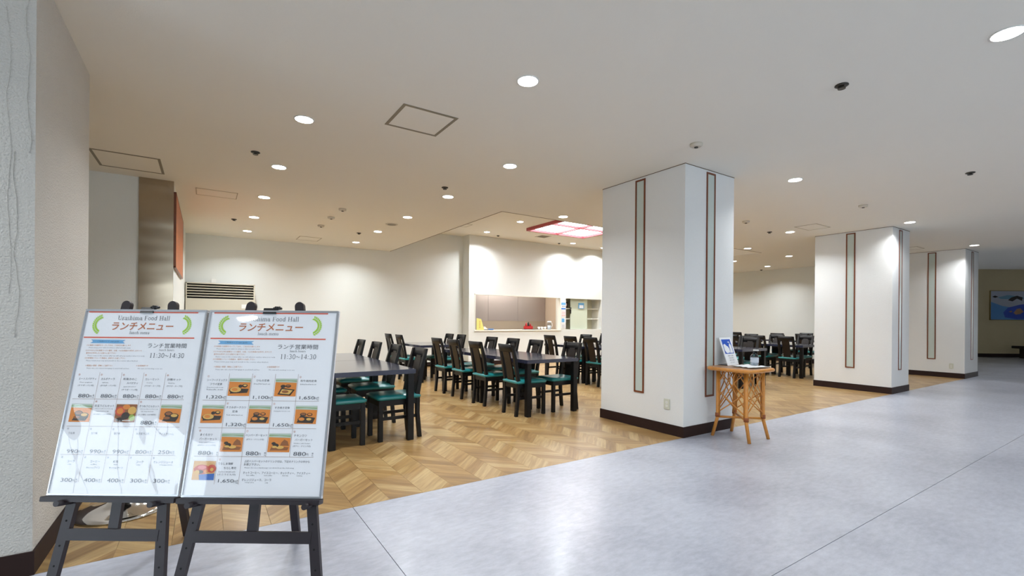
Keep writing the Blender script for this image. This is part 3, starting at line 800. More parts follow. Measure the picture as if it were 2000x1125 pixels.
for dx, hh, m_ in ((-.08, .19, 'redp'), (0, .21, 'clip'), (.07, .16, 'redp')):
    b = MB().lathe([(.03, .10), (.03, hh-.04), (.012, hh-.01), (.012, hh+.01)], c=(dx, 0, 0), n=12).build('bottle', m_, t)
g = 'white cups on the hatch counter'
cup = thing('cup', (8.0, 10.73, .937), '', 'cup', group=g)
MB().lathe([(.025, 0), (.04, .065), (.036, .065), (.02, .01)], n=14).build('bowl', 'white', cup)
labs = ['white cup on the hatch counter next to the red rack', 'white cup on the hatch counter, middle one of three', 'white cup on the hatch counter nearest the water jug']
cup['label'] = labs[0]
for k in (1, 2): dup(cup, (8.0+k*.11, 10.73, .937), 0, labs[k], g)
t = thing('water_jug', (8.38, 10.74, .925), 'clear water jug with white lid at the right of the serving hatch', 'jug')
MB().lathe([(.055, 0), (.062, .02), (.062, .20), (.055, .21)], n=20).build('body', 'bottle', t)
MB().lathe([(.064, .205), (.064, .235), (.03, .245)], n=20).build('lid', 'white', t)
MB().tube([(.06, 0, .19), (.105, 0, .18), (.11, 0, .1), (.06, 0, .05)], .008).build('handle', 'white', t)
MB().cyl((0, 0, .01), (0, 0, .12), .05, n=18).build('ice', 'cloth', t)
# notices on the post between the two openings
for z0, z1, lab in ((1.50, 1.72, 'blue and white notice, top one on the post beside the shelf opening'), (1.30, 1.48, 'white notice with red lines, second on the post beside the shelf opening'), (1.10, 1.28, 'pale blue notice, third on the post beside the shelf opening'), (.97, 1.08, 'small white notice, lowest on the post beside the shelf opening')):
    o = MB().b2((8.75, 10.642, z0), (8.91, 10.65, z1)).build('notice', 'signw'); tg(o, lab, 'notice', 'notices on the kitchen post')
    q = MB(); hh = z1-z0
    if 'blue and' in lab:
        q.b2((8.75, 10.640, z1-.07), (8.91, 10.642, z1), 0); q.b2((8.75, 10.640, z0+.02), (8.91, 10.642, z0+.06), 1)
        for k in range(3): q.b2((8.78+k*.045, 10.640, z0+.085), (8.80+k*.045, 10.642, z0+.125), 2)
    elif 'red' in lab:
        for k in range(3): q.b2((8.76, 10.640, z0+.03+k*.05), (8.90, 10.642, z0+.042+k*.05), 3)
    elif 'pale' in lab:
        q.b2((8.765, 10.640, z0+.04), (8.87, 10.642, z1-.03), 0)
    else:
        for k in range(3): q.b2((8.77, 10.640, z0+.02+k*.03), (8.88, 10.642, z0+.028+k*.03), 2)
    q.build('print', ['lblue', 'bluep', 'inkl', 'red'], o)
# shelf opening
sh = thing('serving_shelf', (9.65, 10.95, 0), 'cream shelf unit set in the wall opening at the right of the hatch', 'shelf')
MB().b2((-.72, .13, .925), (.72, .15, 1.85)).build('back_panel', 'niche', sh)
MB().b2((-.72, -.18, .90), (.72, .13, .925)).build('shelf_board', 'counter', sh)
for z in (1.235, 1.545): MB().b2((-.72, -.17, z), (.72, .13, z+.02)).build('shelf_board', 'counter', sh)
MB().b2((-.74, -.18, .925), (-.72, .15, 1.85)).b2((.72, -.18, .925), (.74, .15, 1.85)).b2((-.72, -.18, 1.85), (.72, .15, 1.87)).build('side_panel', 'counter', sh)
MB().b2((-.70, .10, .925), (-.46, .128, 1.85)).build('inner_panel', 'steelwall', sh)
MB().b2((-.46, -.20, .93), (.22, -.19, 1.85)).build('sliding_pane', mat('greenish_pane', s(208, 216, 196), .25, coat=.3), sh)
o = MB().b2((9.50, 10.73, 1.56), (9.72, 10.745, 1.73)).build('sticker', 'lblue'); tg(o, 'pale blue sign taped inside the shelf opening', 'sign'); 
MB().b2((9.53, 10.728, 1.575), (9.69, 10.73, 1.665)).build('print', 'signw', o)
t = thing('menu_picture', (9.03, 10.80, 1.565), 'small dark brown framed picture on the top shelf of the shelf opening', 'picture')
MB().b2((-.09, -.008, 0), (.09, .008, .19)).build('frame', 'splat', t); MB().b2((-.06, -.012, .06), (.05, -.008, .14)).build('print', mat('pink_print', s(190, 160, 158), .6), t)
t = thing('small_hook', (9.19, 10.735, 1.40), 'small black handle hanging by the sliding pane of the shelf opening', 'handle')
MB().b2((-.012, -.01, 0), (.012, .01, .13)).b2((-.02, -.012, .15), (.02, .012, .18)).build('grip', 'clip', t)

# ------------------------------------------------------------------ rattan table with sign, bottle, cloth
rx, ry = 4.645, 2.728
RT = thing('rattan_table', (rx, ry, 0), 'square rattan side table with latticed sides in front of the nearest free pillar', 'table')
hl = .155
def rr(hw, r, z, n=5):
    pts = []
    for cx, cy, a0 in ((hw-r, hw-r, 0), (-hw+r, hw-r, 90), (-hw+r, -hw+r, 180), (hw-r, -hw+r, 270)):
        for q in range(n+1):
            a = radians(a0+q*90/n); pts.append((cx+r*cos(a), cy+r*sin(a), z))
    return pts
MB().prism([p[:2] for p in rr(.232, .07, 0)], .700, .728, axis=2).build('tabletop', 'tabletop', RT)
MB().tube(rr(.238, .075, .710), .019, n=9, closed=True).build('rim', 'rattan', RT)
for sx in (-1, 1):
    for sy in (-1, 1):
        l = MB().tube([(sx*hl, sy*hl, .70), (sx*hl, sy*hl, .22), (sx*(hl+.002), sy*(hl+.002), .19), (sx*(hl+.02), sy*(hl+.045), .0)], .0165, n=10).build('leg', 'rattan', RT)
        b = MB()
        b.tube([(sx*(hl-.022), sy*hl, .69), (sx*(hl-.022), sy*hl, .22)], .0075, n=7); b.tube([(sx*hl, sy*(hl-.022), .69), (sx*hl, sy*(hl-.022), .22)], .0075, n=7)
        b.build('side_cane', 'rattan', l)
        MB().cyl((sx*hl, sy*hl, .205), (sx*hl, sy*hl, .245), .024, n=12).build('binding', 'rattan_d', l)
MB().tube([(-hl, -hl, .215), (hl, hl, .215)], .0115, n=8).build('cross_stretcher', 'rattan', RT)
MB().tube([(hl, -hl, .205), (-hl, hl, .205)], .0115, n=8).build('cross_stretcher', 'rattan', RT)
def smooth(pts, n=5):
    out = []
    P_ = [pts[0]]+pts+[pts[-1]]
    for i in range(1, len(P_)-2):
        for k in range(n):
            t = k/n; a, b, c_, d = P_[i-1], P_[i], P_[i+1], P_[i+2]
            out.append(tuple(.5*((2*b[j])+(-a[j]+c_[j])*t+(2*a[j]-5*b[j]+4*c_[j]-d[j])*t*t+(-a[j]+3*b[j]-3*c_[j]+d[j])*t**3) for j in range(2)))
    out.append(pts[-1]); return out
wd_ = 2*hl-.045
loop = [(0, .30), (.30, .42), (.62, .56), (.76, .64), (.70, .675), (.56, .67), (.46, .62), (.50, .55), (.75, .47), (1.0, .36)]
diag = [(0, .46), (.5, .58), (.95, .69)]
diag2 = [(0, .58), (.3, .64), (.5, .67)]
arch = [(0, .52), (.10, .62), (.24, .67), (.36, .64), (.40, .58), (.62, .50), (1.0, .30)]
for side in range(4):
    R_ = Matrix.Rotation(side*pi/2, 3, 'Z')
    for path in ([(0, .33), (.3, .45), (.62, .58), (.86, .64), (.93, .672), (.80, .694), (.62, .66), (.60, .58), (.80, .50), (1, .43)], [(0, .47), (.5, .37), (1, .27)], [(0, .58), (.3, .69)]):
        for mir in (0, 1):
            pts = []
            for u, z in smooth(path):
                uu = (1-u if mir else u)
                off = .006 if mir else -.006
                p = R_ @ Vector((-wd_/2+uu*wd_, -hl+off, z)); pts.append(p)
            MB().tube(pts, .0058, n=6).build('lattice_cane', 'rattan', RT)

sg = thing('sign', (4.80, 2.885, .729), 'white and blue hand sanitizer sign leaning on the rattan table', 'sign', rz=radians(2))
tilt = radians(20)
sg.scale = (1.1, 1.1, 1.12); sg.location.x = 4.775
Rx = Matrix.Rotation(-tilt, 3, 'X')
def sgq(mb, x0, x1, z0, z1, off, mi=0):
    pts = [Rx @ Vector((x, off, z)) for x, z in ((x0, z0), (x1, z0), (x1, z1), (x0, z1))]
    mb.quad(pts, mi)
def sgpoly(mb, pl_, off, mi=0): mb.quad([Rx @ Vector((x, off, z)) for x, z in pl_], mi)
mb = MB(); mb.box(Rx @ Vector((0, 0, .14)), (.20, .005, .28), R=Rx); mb.build('card', 'signw', sg)
mb = MB(); mb.prism([(.002, 0), (.10, .0), (.10, .004), (.006, .004)], -.1, .1, axis=0); mb.build('foot', 'clip', sg)
mb = MB(); sgq(mb, -.078, .078, .115, .26, -.004); mb.build('picture', 'blue', sg)
mb = MB()
sgpoly(mb, [(-.072, .205), (-.045, .215), (-.02, .195), (.0, .185), (.015, .165), (.005, .135), (-.02, .12), (-.055, .122), (-.072, .15)], -.0055)
for k in range(4):
    sgpoly(mb, [(-.01, .178-k*.014), (.012+.006*k, .172-k*.014), (.012+.006*k, .163-k*.014), (-.01, .168-k*.014)], -.0056)
sgpoly(mb, [(.025, .12), (.065, .12), (.065, .195), (.054, .212), (.036, .212), (.025, .195)], -.0055)
sgpoly(mb, [(.041, .212), (.049, .212), (.049, .235), (.02, .235), (.016, .228), (.041, .226)], -.0055)
mb.build('pictogram', 'signw', sg)

mb = MB()
sgt = text_mesh([('お客様へのお願い', -.05, .088, .012, .10, 0, 0, 0), ('手指の消毒に', -.042, .066, .012, .085, 0, 0, 0), ('ご協力をお願い', -.05, .044, .012, .10, 0, 0, 0), ('いたします。', -.04, .022, .012, .08, 0, 0, 0)])
mb.v = [tuple(Rx @ Vector((x, -.0045, z))) for x, z in sgt[0]]; mb.f = sgt[1]; mb.m = sgt[2]; mb.sm = [False]*len(sgt[1])
mb.build('lettering', 'ink', sg)
bt = thing('spray_bottle', (4.86, 2.70, .744), 'clear pump bottle of sanitizer standing on the white cloth', 'bottle')
MB().lathe([(.036, 0), (.040, .006), (.040, .095), (.030, .115), (.013, .122)], n=22).build('body', 'bottle', bt)
MB().lathe([(.035, .004), (.035, .085)], n=20).build('liquid', mat('sanitizer', s(214, 220, 226), .2, metal=.35), bt)
MB().lathe([(.0405, .03), (.0405, .08)], n=22).build('label_band', mat('pale_label', s(200, 208, 220), .4), bt)
hd = MB(); hd.lathe([(.014, .118), (.014, .134), (.006, .136), (.006, .155)], n=12); hd.build('collar', 'clip', bt)
hd = MB(); hd.b2((-.010, -.04, .153), (.010, .012, .168)); hd.build('pump_head', 'white', bt, bevel=.002)
clm = MB(); N = 12
cr = [(4.60, 2.80), (4.56, 2.56), (4.83, 2.52), (4.90, 2.80)]
for j in range(N+1):
    for i in range(N+1):
        u, v_ = i/N, j/N
        x = (1-u)*(1-v_)*cr[0][0]+(1-u)*v_*cr[1][0]+u*v_*cr[2][0]+u*(1-v_)*cr[3][0]
        y = (1-u)*(1-v_)*cr[0][1]+(1-u)*v_*cr[1][1]+u*v_*cr[2][1]+u*(1-v_)*cr[3][1]
        edge = min(u, v_, 1-u, 1-v_)
        z = .7345 + .006*abs(sin(u*9+v_*4))*(.3+min(1, edge*6)) + (.008*abs(sin(v_*11)) if edge < .1 else 0)
        if abs(x-4.86) < .06 and abs(y-2.70) < .06: z = .7375
        clm.v.append((x, y, z))
for j in range(N):
    for i in range(N): clm.face([j*(N+1)+i, (j+1)*(N+1)+i, (j+1)*(N+1)+i+1, j*(N+1)+i+1], 0, True)
o = clm.build('cloth', 'cloth'); md = o.modifiers.new('thick', 'SOLIDIFY'); md.thickness = .004; md.offset = -1
tag(o, 'crumpled white cloth spread on the rattan table under the bottle', 'cloth')
bt.location.z = .7385

# ------------------------------------------------------------------ pedestal behind the left easel
pd = thing('pedestal_table', (-.415, 3.745, 0), 'chrome trumpet-shaped pedestal base half hidden behind the left easel', 'table')
prof = [(.235, 0), (.245, .004), (.243, .010), (.21, .018), (.14, .034), (.085, .058), (.05, .10), (.032, .17), (.026, .28), (.026, .60)]
mm = MB().lathe(prof, n=48); mm.build('pedestal_base', 'chrome', pd)
MB().lathe([(.19, .60), (.20, .61), (.20, .625), (.19, .63)], n=36).build('tabletop', 'black', pd)

# ------------------------------------------------------------------ hall: picture and bench
pc = thing('painting', fpt(0, 0, 0), 'framed blue sea painting on the far wall at the right edge', 'painting', rz=radians(-34.5))
u0, u1, z0, z1 = .32, 2.35, 1.33, 2.40
MB().b2((u0, -.035, z0), (u1, 0, z1)).build('frame', 'gold', pc)
cv = MB()
def pq(a, b_, c_, d, mi, y=-.037): cv.b2((u0+.02+a*(u1-u0-.04), y, z0+.02+b_*(z1-z0-.04)), (u0+.02+c_*(u1-u0-.04), y+.002, z0+.02+d*(z1-z0-.04)), mi)
MB().b2((u0+.02, -.037, z0+.02), (u1-.02, -.035, z1-.02)).build('canvas', None or (lambda: (lambda m: m)(mat('canvas_sky', s(190, 196, 214), .7)))(), pc)
def blob(pts, mname, y):
    n = len(pts); P_ = [(u0+.02+a*(u1-u0-.04), z0+.02+b_*(z1-z0-.04)) for a, b_ in pts]
    MB().prism(P_, y, y+.0015, axis=1).build('paint_patch', mname, pc)
mA = mat('canvas_blue', s(96, 156, 222), .7); mB_ = mat('canvas_deep', s(54, 88, 204), .7); mC = mat('canvas_teal', s(120, 168, 200), .7); mD = mat('canvas_dark', s(44, 36, 44), .7); mE = mat('canvas_warm', s(176, 140, 110), .7)
blob([(0, 0), (1, 0), (1, .35), (.5, .38), (.2, .48), (0, .62)], mA, -.0385)
blob([(.25, .08), (.45, .02), (1, .03), (1, .62), (.75, .60), (.5, .52), (.3, .42), (.22, .25)], mB_, -.040)
blob([(.12, .78), (.3, .86), (.55, .80), (.62, .74), (.4, .72), (.18, .72)], mC, -.040)
blob([(.02, .80), (.07, .84), (.13, .80), (.07, .76)], mD, -.0415)
blob([(.30, .68), (.36, .78), (.46, .84), (.56, .78), (.55, .66), (.46, .74), (.38, .64)], mD, -.0415)
blob([(.40, .24), (.46, .38), (.52, .40), (.58, .28), (.52, .20), (.44, .18)], mE, -.0415)
blob([(.32, .28), (.36, .32), (.38, .28), (.35, .25)], mE, -.0415); blob([(.80, .28), (.88, .34), (.9, .26)], mE, -.0415)
bn = thing('bench', fpt(0, -.55, 0), 'low dark wooden bench against the far hall wall', 'bench', rz=radians(-34.5))
MB().b2((.75, -.2, .34), (3.2, .2, .43)).build('seat', 'bench', bn, bevel=.008)
for u in (.98, 1.55, 2.4, 2.9): MB().b2((u, -.15, 0), (u+.12, .15, .34)).build('leg', 'bench', bn)
MB().b2((1.1, -.02, .05), (2.9, .02, .12)).build('stretcher', 'bench', bn)

# ------------------------------------------------------------------ menu boards on easels
# a small serif alphabet drawn as strokes (x, y in units of the x-height = .45, cap = .66)
def serif_glyphs():
    g = {}
    def st(*segs): return segs
    # each segment: list of points, thickness ; thick stems .075, hairlines .03
    T_, t_ = .085, .032
    def arc(cx, cy, rx_, ry_, a0, a1, n=14): return [(cx+rx_*cos(radians(a0+(a1-a0)*k/n)), cy+ry_*sin(radians(a0+(a1-a0)*k/n))) for k in range(n+1)]
    def ser(x, y, w_=.11): return ([(x-w_, y), (x+w_, y)], t_)
    xh, cp = .45, .66
    g['U'] = .72, [([(.17, cp), (.17, .22)], T_), (arc(.36, .22, .19, .21, 180, 360), .055), ([(.55, .22), (.55, cp)], t_), ser(.17, cp), ser(.55, cp, .09)]
    g['F'] = .58, [([(.17, 0), (.17, cp)], T_), ([(.08, cp), (.53, cp)], t_), ([(.53, cp), (.54, cp-.13)], t_), ([(.17, .34), (.43, .34)], t_), ([(.43, .41), (.43, .27)], t_), ser(.17, 0)]
    g['H'] = .74, [([(.17, 0), (.17, cp)], T_), ([(.57, 0), (.57, cp)], T_), ([(.17, .34), (.57, .34)], t_), ser(.17, 0), ser(.57, 0), ser(.17, cp), ser(.57, cp)]
    g['r'] = .36, [([(.12, 0), (.12, xh)], .075), (arc(.24, .33, .12, .11, 170, 60), .045), ([(.30, .42), (.33, .39)], .06), ser(.12, 0, .09), ([(.04, .42), (.12, xh)], t_)]
    g['a'] = .45, [(arc(.20, .34, .12, .10, 160, 0), .045), ([(.32, .36), (.32, .06), (.38, .01), (.43, .04)], .07), (arc(.20, .13, .13, .12, 80, 350), .05)]
    g['s'] = .38, [(arc(.19, .34, .11, .10, 30, 250), .045), (arc(.19, .12, .11, .11, 70, -150), .05), ([(.16, .25), (.24, .21)], .06)]
    g['h'] = .52, [([(.13, 0), (.13, .69)], .075), (arc(.26, .30, .13, .15, 170, 0), .04), ([(.39, .31), (.39, 0)], .075), ser(.13, 0, .09), ser(.39, 0, .09), ([(.05, .66), (.13, .69)], t_)]
    g['i'] = .28, [([(.14, 0), (.14, xh)], .075), ser(.14, 0, .09), ([(.06, .42), (.14, xh)], t_), ([(.14, .59), (.14, .66)], .08)]
    g['m'] = .80, [([(.13, 0), (.13, xh)], .075), (arc(.265, .30, .135, .15, 170, 0), .04), ([(.40, .31), (.40, 0)], .075), (arc(.535, .30, .135, .15, 170, 0), .04), ([(.67, .31), (.67, 0)], .075), ser(.13, 0, .09), ser(.40, 0, .08), ser(.67, 0, .09)]
    g['o'] = .50, [(arc(.25, .225, .17, .21, 0, 360, 24), .058)]
    g['d'] = .51, [(arc(.23, .22, .15, .21, 30, 330, 20), .055), ([(.37, 0.02), (.37, .69)], .075), ([(.29, .66), (.37, .69)], t_), ([(.37, .02), (.46, .04)], t_)]
    g['l'] = .28, [([(.14, 0), (.14, .69)], .075), ser(.14, 0, .09), ([(.06, .66), (.14, .69)], t_)]
    g['u'] = .51, [([(.12, xh), (.12, .14)], .075), (arc(.24, .14, .12, .13, 180, 350), .045), ([(.38, xh), (.38, .02)], .075), ([(.38, .02), (.46, .04)], t_), ([(.04, xh), (.12, xh)], t_), ([(.30, xh), (.38, xh)], t_)]
    g['n'] = .52, [([(.13, 0), (.13, xh)], .075), (arc(.26, .30, .13, .15, 170, 0), .04), ([(.39, .31), (.39, 0)], .075), ser(.13, 0, .09), ser(.39, 0, .09), ([(.05, .42), (.13, xh)], t_)]
    g['c'] = .44, [(arc(.25, .22, .16, .21, 40, 325, 18), .055)]
    g['e'] = .44, [(arc(.23, .22, .15, .21, 10, 325, 18), .055), ([(.08, .26), (.38, .26)], t_)]
    g[' '] = .28, []
    g['1'] = .46, [([(.24, 0), (.24, cp)], .075), ser(.24, 0, .1), ([(.13, .58), (.24, cp)], t_)]
    g['3'] = .5, [(arc(.24, .49, .13, .16, 150, -80), .055), (arc(.23, .17, .16, .17, 80, -150), .06)]
    g['0'] = .5, [(arc(.25, .33, .165, .32, 0, 360, 24), .058)]
    g['4'] = .5, [([(.35, 0), (.35, cp)], .07), ([(.35, cp), (.06, .18)], t_), ([(.06, .18), (.46, .18)], .05)]
    g[':'] = .28, [([(.14, .02), (.14, .10)], .085), ([(.14, .36), (.14, .44)], .085)]
    g['~'] = .62, [(arc(.18, .26, .12, .09, 180, 20), .045), (arc(.42, .30, .12, .09, 200, 360), .045), ([(.29, .29), (.31, .27)], .05)]
    return g
SG = serif_glyphs()
def serif(st, x, y, cap, wid, mi, out):
    tot = sum(SG[ch][0] for ch in st); sy = cap/.66; sx = wid/tot
    V, F, M = out; cxx = 0
    for ch in st:
        adv, segs = SG[ch]
        for pts, th in segs:
            P_ = [Vector((px, py)) for px, py in pts]
            for k in range(len(P_)-1):
                a_, b_ = P_[k], P_[k+1]; d = (b_-a_)
                if d.length < 1e-6: continue
                d.normalize(); n_ = Vector((-d.y, d.x))*th/2; ex_ = d*(th*.25 if len(P_) > 2 else 0)
                b = len(V)
                for p in (a_-ex_+n_, a_-ex_-n_, b_+ex_-n_, b_+ex_+n_): V.append((x+(cxx+p.x)*sx, y+p.y*sy))
                F.append([b, b+1, b+2, b+3]); M.append(mi)
        cxx += adv

INK, INKL, INKO, INKB, RED, GREEN, LBL, LINE = range(8)
INKS = ['ink', 'inkl', 'inko', 'inkb', 'red', 'green', 'lblue', 'lineb']
def header(out_items, out):
    V, F, M = out
    def rect(x0, y0, x1, y1, mi):
        b = len(V); V.extend([(x0, y0), (x1, y0), (x1, y1), (x0, y1)]); F.append([b, b+1, b+2, b+3]); M.append(mi)
    rect(.0215, .8320, .569, .8380, RED); rect(.0215, .7080, .569, .7140, RED)
    serif('Urashima Food Hall', .171, .7965, .0205, .262, INK, out)
    serif('lunch menu', .243, .7285, .0135, .100, INK, out)
    serif('lunch hours', .405, .6485, .0095, .076, INK, out)
    serif('11:30~14:30', .362, .6165, .0215, .172, INK, out)
    A = out_items.append
    A(('ランチメニュー', .150, .7475, .038, .306, INKB, .15, .012))
    A(('ランチ営業時間', .3466, .6625, .0225, .190, INK, 0, 0))
    A(('①お客様のお座席をキープしてから、ご注文をお願いします', .044, .6695, .0075, .218, INKO, 0, 0))
    A(('Please keep your table in advance after you get seats', .058, .6575, .0065, .205, INKL, 0, 0))
    A(('②スマホおよびお食事カードの番号、お席、ベルを係員がお呼びしますので', .045, .6445, .0075, .275, INKO, 0, 0))
    A(('番号をお呼びしたらお取りに来て下さい', .049, .632, .0075, .148, INKO, 0, 0))
    A(('Please come to the counter after we will call your number when it is ready.', .060, .6195, .0065, .281, INKL, 0, 0))
    A(('③お食事後のトレーや食器は、返却口へお返し下さい', .048, .6085, .0075, .198, INKO, 0, 0))
    A(('Please return your tray and utensils to the counter when finished.', .057, .596, .0065, .254, INKL, 0, 0))
    A(('＊貴重品の管理・荷物にご注意下さい', .058, .573, .0075, .134, INKO, 0, 0))
    A(('Please take care of your belongings to avoid theft and loss', .068, .560, .0065, .206, INKL, 0, 0))
    A(('＊全席禁煙です', .307, .574, .0075, .059, INKO, 0, 0))
    A(('No seat and smoking room use', .3175, .5605, .0062, .120, INKL, 0, 0))
    # ribbon
    b = len(V); V.extend([(.06, .7005), (.231, .6995), (.219, .6915), (.231, .6825), (.06, .6835), (.072, .692)]); F.append([b, b+1, b+2, b+3, b+4, b+5]); M.append(LBL)
    A(('ご利用ガイド user guide', .094, .6875, .009, .106, INK, 0, .01))
    # laurels
    for sgn, xc in ((1, .108), (-1, .488)):
        for k in range(13):
            t = k/12; a = radians(118+t*128)
            px_ = xc + sgn*(cos(a)*.046) ; py_ = .7735 + sin(a)*.0415
            for side in (-1, 1):
                da = a + side*.55 + pi/2*0
                tx, ty = -sin(a), cos(a)
                ln = .0125
                dx_ = sgn*(-tx*.8+cos(a)*side*.9); dy_ = (-ty*.8+sin(a)*side*.9)
                nx_, ny_ = -dy_, dx_
                b = len(V)
                V.extend([(px_, py_), (px_+dx_*ln*.5+nx_*.0036, py_+dy_*ln*.5+ny_*.0036), (px_+dx_*ln, py_+dy_*ln), (px_+dx_*ln*.5-nx_*.0036, py_+dy_*ln*.5-ny_*.0036)])
                F.append([b, b+1, b+2, b+3]); M.append(GREEN)
    return rect
XL = [.029, .137, .2446, .352, .459, .5665]
YL = [.5455, .4220, .2990, .1743, .055]
def photo(parent, mb_fn, cxy, kind, sc_=1.0):
    """a small printed dish photo, .101 x .082"""
    x0, y0 = cxy; w_, h_ = .099*sc_, .081*sc_
    mb = MB(); lay = [0]
    def poly(pts, mi):
        lay[0] += 1; mb.quad([mb_fn(x0+a*w_, y0+b_*h_, .0022+lay[0]*.00006) for a, b_ in pts], mi)
    def ell(cx, cy, rx_, ry_, mi, n=14): poly([(cx+rx_*cos(2*pi*k/n), cy+ry_*sin(2*pi*k/n)) for k in range(n)], mi)
    # 0 orange 1 pale green 2 dark 3 yellow 4 brown 5 red 6 white 7 blue 8 green
    if kind == 'sushi':
        poly([(0, 0), (1, 0), (1, 1), (0, 1)], 9); poly([(.35, 0), (1, 0), (1, .35), (.3, .28)], 7)
        ell(.4, .55, .36, .26, 5); ell(.85, .6, .2, .22, 5); ell(.4, .66, .2, .1, 10); ell(.36, .42, .13, .1, 2); ell(.2, .4, .12, .12, 3); ell(.86, .55, .08, .1, 3); ell(.6, .45, .1, .1, 0)
    elif kind == 'bowls':
        poly([(0, 0), (1, 0), (1, 1), (0, 1)], 4); ell(.22, .62, .24, .26, 5); ell(.22, .62, .16, .17, 0); ell(.8, .66, .2, .22, 3); ell(.5, .85, .18, .14, 0); ell(.52, .36, .2, .2, 2); ell(.84, .26, .15, .18, 8); ell(.3, .15, .2, .12, 2); poly([(.4, .08), (.8, .08), (.8, .12), (.4, .12)], 6)
    else:
        poly([(0, 0), (1, 0), (1, 1), (0, 1)], 0)
        poly([(0, .80), (1, .77), (1, 1), (0, 1)], 1); poly([(0, .84), (.5, .88), (1, .82), (1, .90), (0, .93)], 11)
        if kind == 'tray':
            poly([(.15, .10), (.75, .04), (.95, .38), (.30, .48)], 2); poly([(.25, .16), (.70, .11), (.85, .34), (.34, .40)], 3); ell(.5, .26, .16, .08, 4); ell(.38, .56, .12, .09, 2); ell(.62, .58, .13, .09, 2); ell(.62, .60, .09, .05, 4)
        elif kind == 'plate':
            poly([(.08, .12), (.9, .18), (.95, .40), (.2, .42)], 2); ell(.34, .32, .30, .18, 2); ell(.34, .35, .26, .15, 3); ell(.3, .36, .14, .09, 0); ell(.55, .55, .10, .09, 2); ell(.75, .58, .13, .10, 2); ell(.76, .60, .08, .05, 3)
        elif kind == 'burger':
            poly([(.1, .08), (.9, .10), (.96, .26), (.2, .36)], 4); ell(.55, .26, .18, .09, 3); poly([(.55, .35), (.95, .35), (.88, .58), (.72, .68), (.6, .52)], 4); ell(.36, .36, .13, .10, 2); ell(.25, .46, .10, .08, 2); ell(.3, .28, .12, .06, 3)
        elif kind == 'set':
            poly([(.1, .06), (.85, .04), (.95, .34), (.25, .45)], 2); ell(.32, .24, .18, .13, 2); ell(.32, .26, .14, .09, 0); ell(.66, .24, .16, .11, 2); ell(.66, .26, .12, .07, 3); ell(.38, .52, .15, .10, 2); ell(.38, .54, .11, .06, 4); ell(.68, .52, .13, .09, 2); ell(.68, .53, .09, .05, 0)
        else:
            poly([(.15, .08), (.8, .06), (.92, .30), (.3, .42)], 2); ell(.42, .48, .2, .15, 2); ell(.42, .50, .15, .09, 4); ell(.70, .38, .22, .14, 2); ell(.70, .40, .16, .09, 3); ell(.36, .26, .16, .08, 4)
    mb.build('dish_photo', FOOD, parent)
FOOD = [mat('print_'+n, s(*c_), .6) for n, c_ in (('orange', (226, 138, 52)), ('pale', (186, 204, 190)), ('dark', (52, 40, 32)), ('yellow', (226, 180, 92)), ('brown', (150, 92, 48)), ('red', (206, 78, 52)), ('white', (240, 240, 235)), ('blue', (60, 110, 190)), ('green', (150, 180, 70)), ('sand', (226, 176, 110)), ('pink', (226, 120, 120)), ('grass', (150, 176, 130)))]
ZEI = '税込'
def board(q, W, Hh, sx, sheet_x0, items_fn, photos, name_lab, wrinkle):
    x, y, z, az, ti = q
    bd = thing('menu_board', (x, y, z), name_lab, 'board', rz=az)
    ct, st_ = cos(ti), sin(ti)
    def B(u, v, off=0.):    # board coordinates to local (off towards the viewer)
        return (u, v*st_ - off*ct, v*ct + off*st_)
    Rt = Matrix.Rotation(-ti, 3, 'X')
    def bb(mb, u0, u1, v0, v1, o0, o1, mi=0):
        c0 = Vector(B((u0+u1)/2, (v0+v1)/2, (o0+o1)/2)); mb.box(c0, (u1-u0, o1-o0, v1-v0), mi, R=Rt); return mb
    bb(MB(), 0, W, 0, Hh, -.014, 0).build('backing', 'paper', bd)
    fwd = .009
    for u0, u1, v0, v1 in ((0, W, 0, fwd), (0, W, Hh-fwd, Hh), (0, fwd, fwd, Hh-fwd), (W-fwd, W, fwd, Hh-fwd)):
        bb(MB(), u0, u1, v0, v1, -.016, .007).build('frame_bar', 'alu', bd, bevel=.002)
    # print
    out = ([], [], []); items = []
    rect = header(items, out)
    items_fn(items, rect)
    V2, F2, M2 = text_mesh(items)
    b = len(out[0]); out[0].extend(V2); out[1].extend([[i+b for i in f] for f in F2]); out[2].extend(M2)
    mb = MB(); mb.v = [B(sheet_x0+u*sx, v, .0012) for u, v in out[0]]; mb.f = out[1]; mb.m = out[2]; mb.sm = [False]*len(out[1])
    me = mb.build('lettering', INKS, bd)
    for px_, py_, kind, sc_ in photos:
        photo(bd, lambda a, b_, o_: B(sheet_x0+a*sx, b_, o_-.0006), (px_, py_), kind, sc_)
    # clear film
    nx, ny = 60, 80; fm = MB(); rr_ = random.Random(5)
    ph = [(rr_.uniform(5, 22), rr_.uniform(5, 22), rr_.uniform(0, 6), rr_.uniform(.3, 1)) for _ in range(9)]
    for j in range(ny+1):
        for i in range(nx+1):
            u = fwd+(W-2*fwd)*i/nx; v = fwd+(Hh-2*fwd)*j/ny
            d = sum(a*sin(fx*u*1.3+fy*v+p + 1.5*sin(fy*u*.7+p)) for fx, fy, p, a in ph)*.0006
            k = wrinkle(u/W, v/Hh)
            fm.v.append(B(u, v, .0058 + d*k))
    for j in range(ny):
        for i in range(nx): fm.face([j*(nx+1)+i, j*(nx+1)+i+1, (j+1)*(nx+1)+i+1, (j+1)*(nx+1)+i], 0, True)
    fm.build('clear_film', 'film', bd)
    # clip on the top edge
    return bd

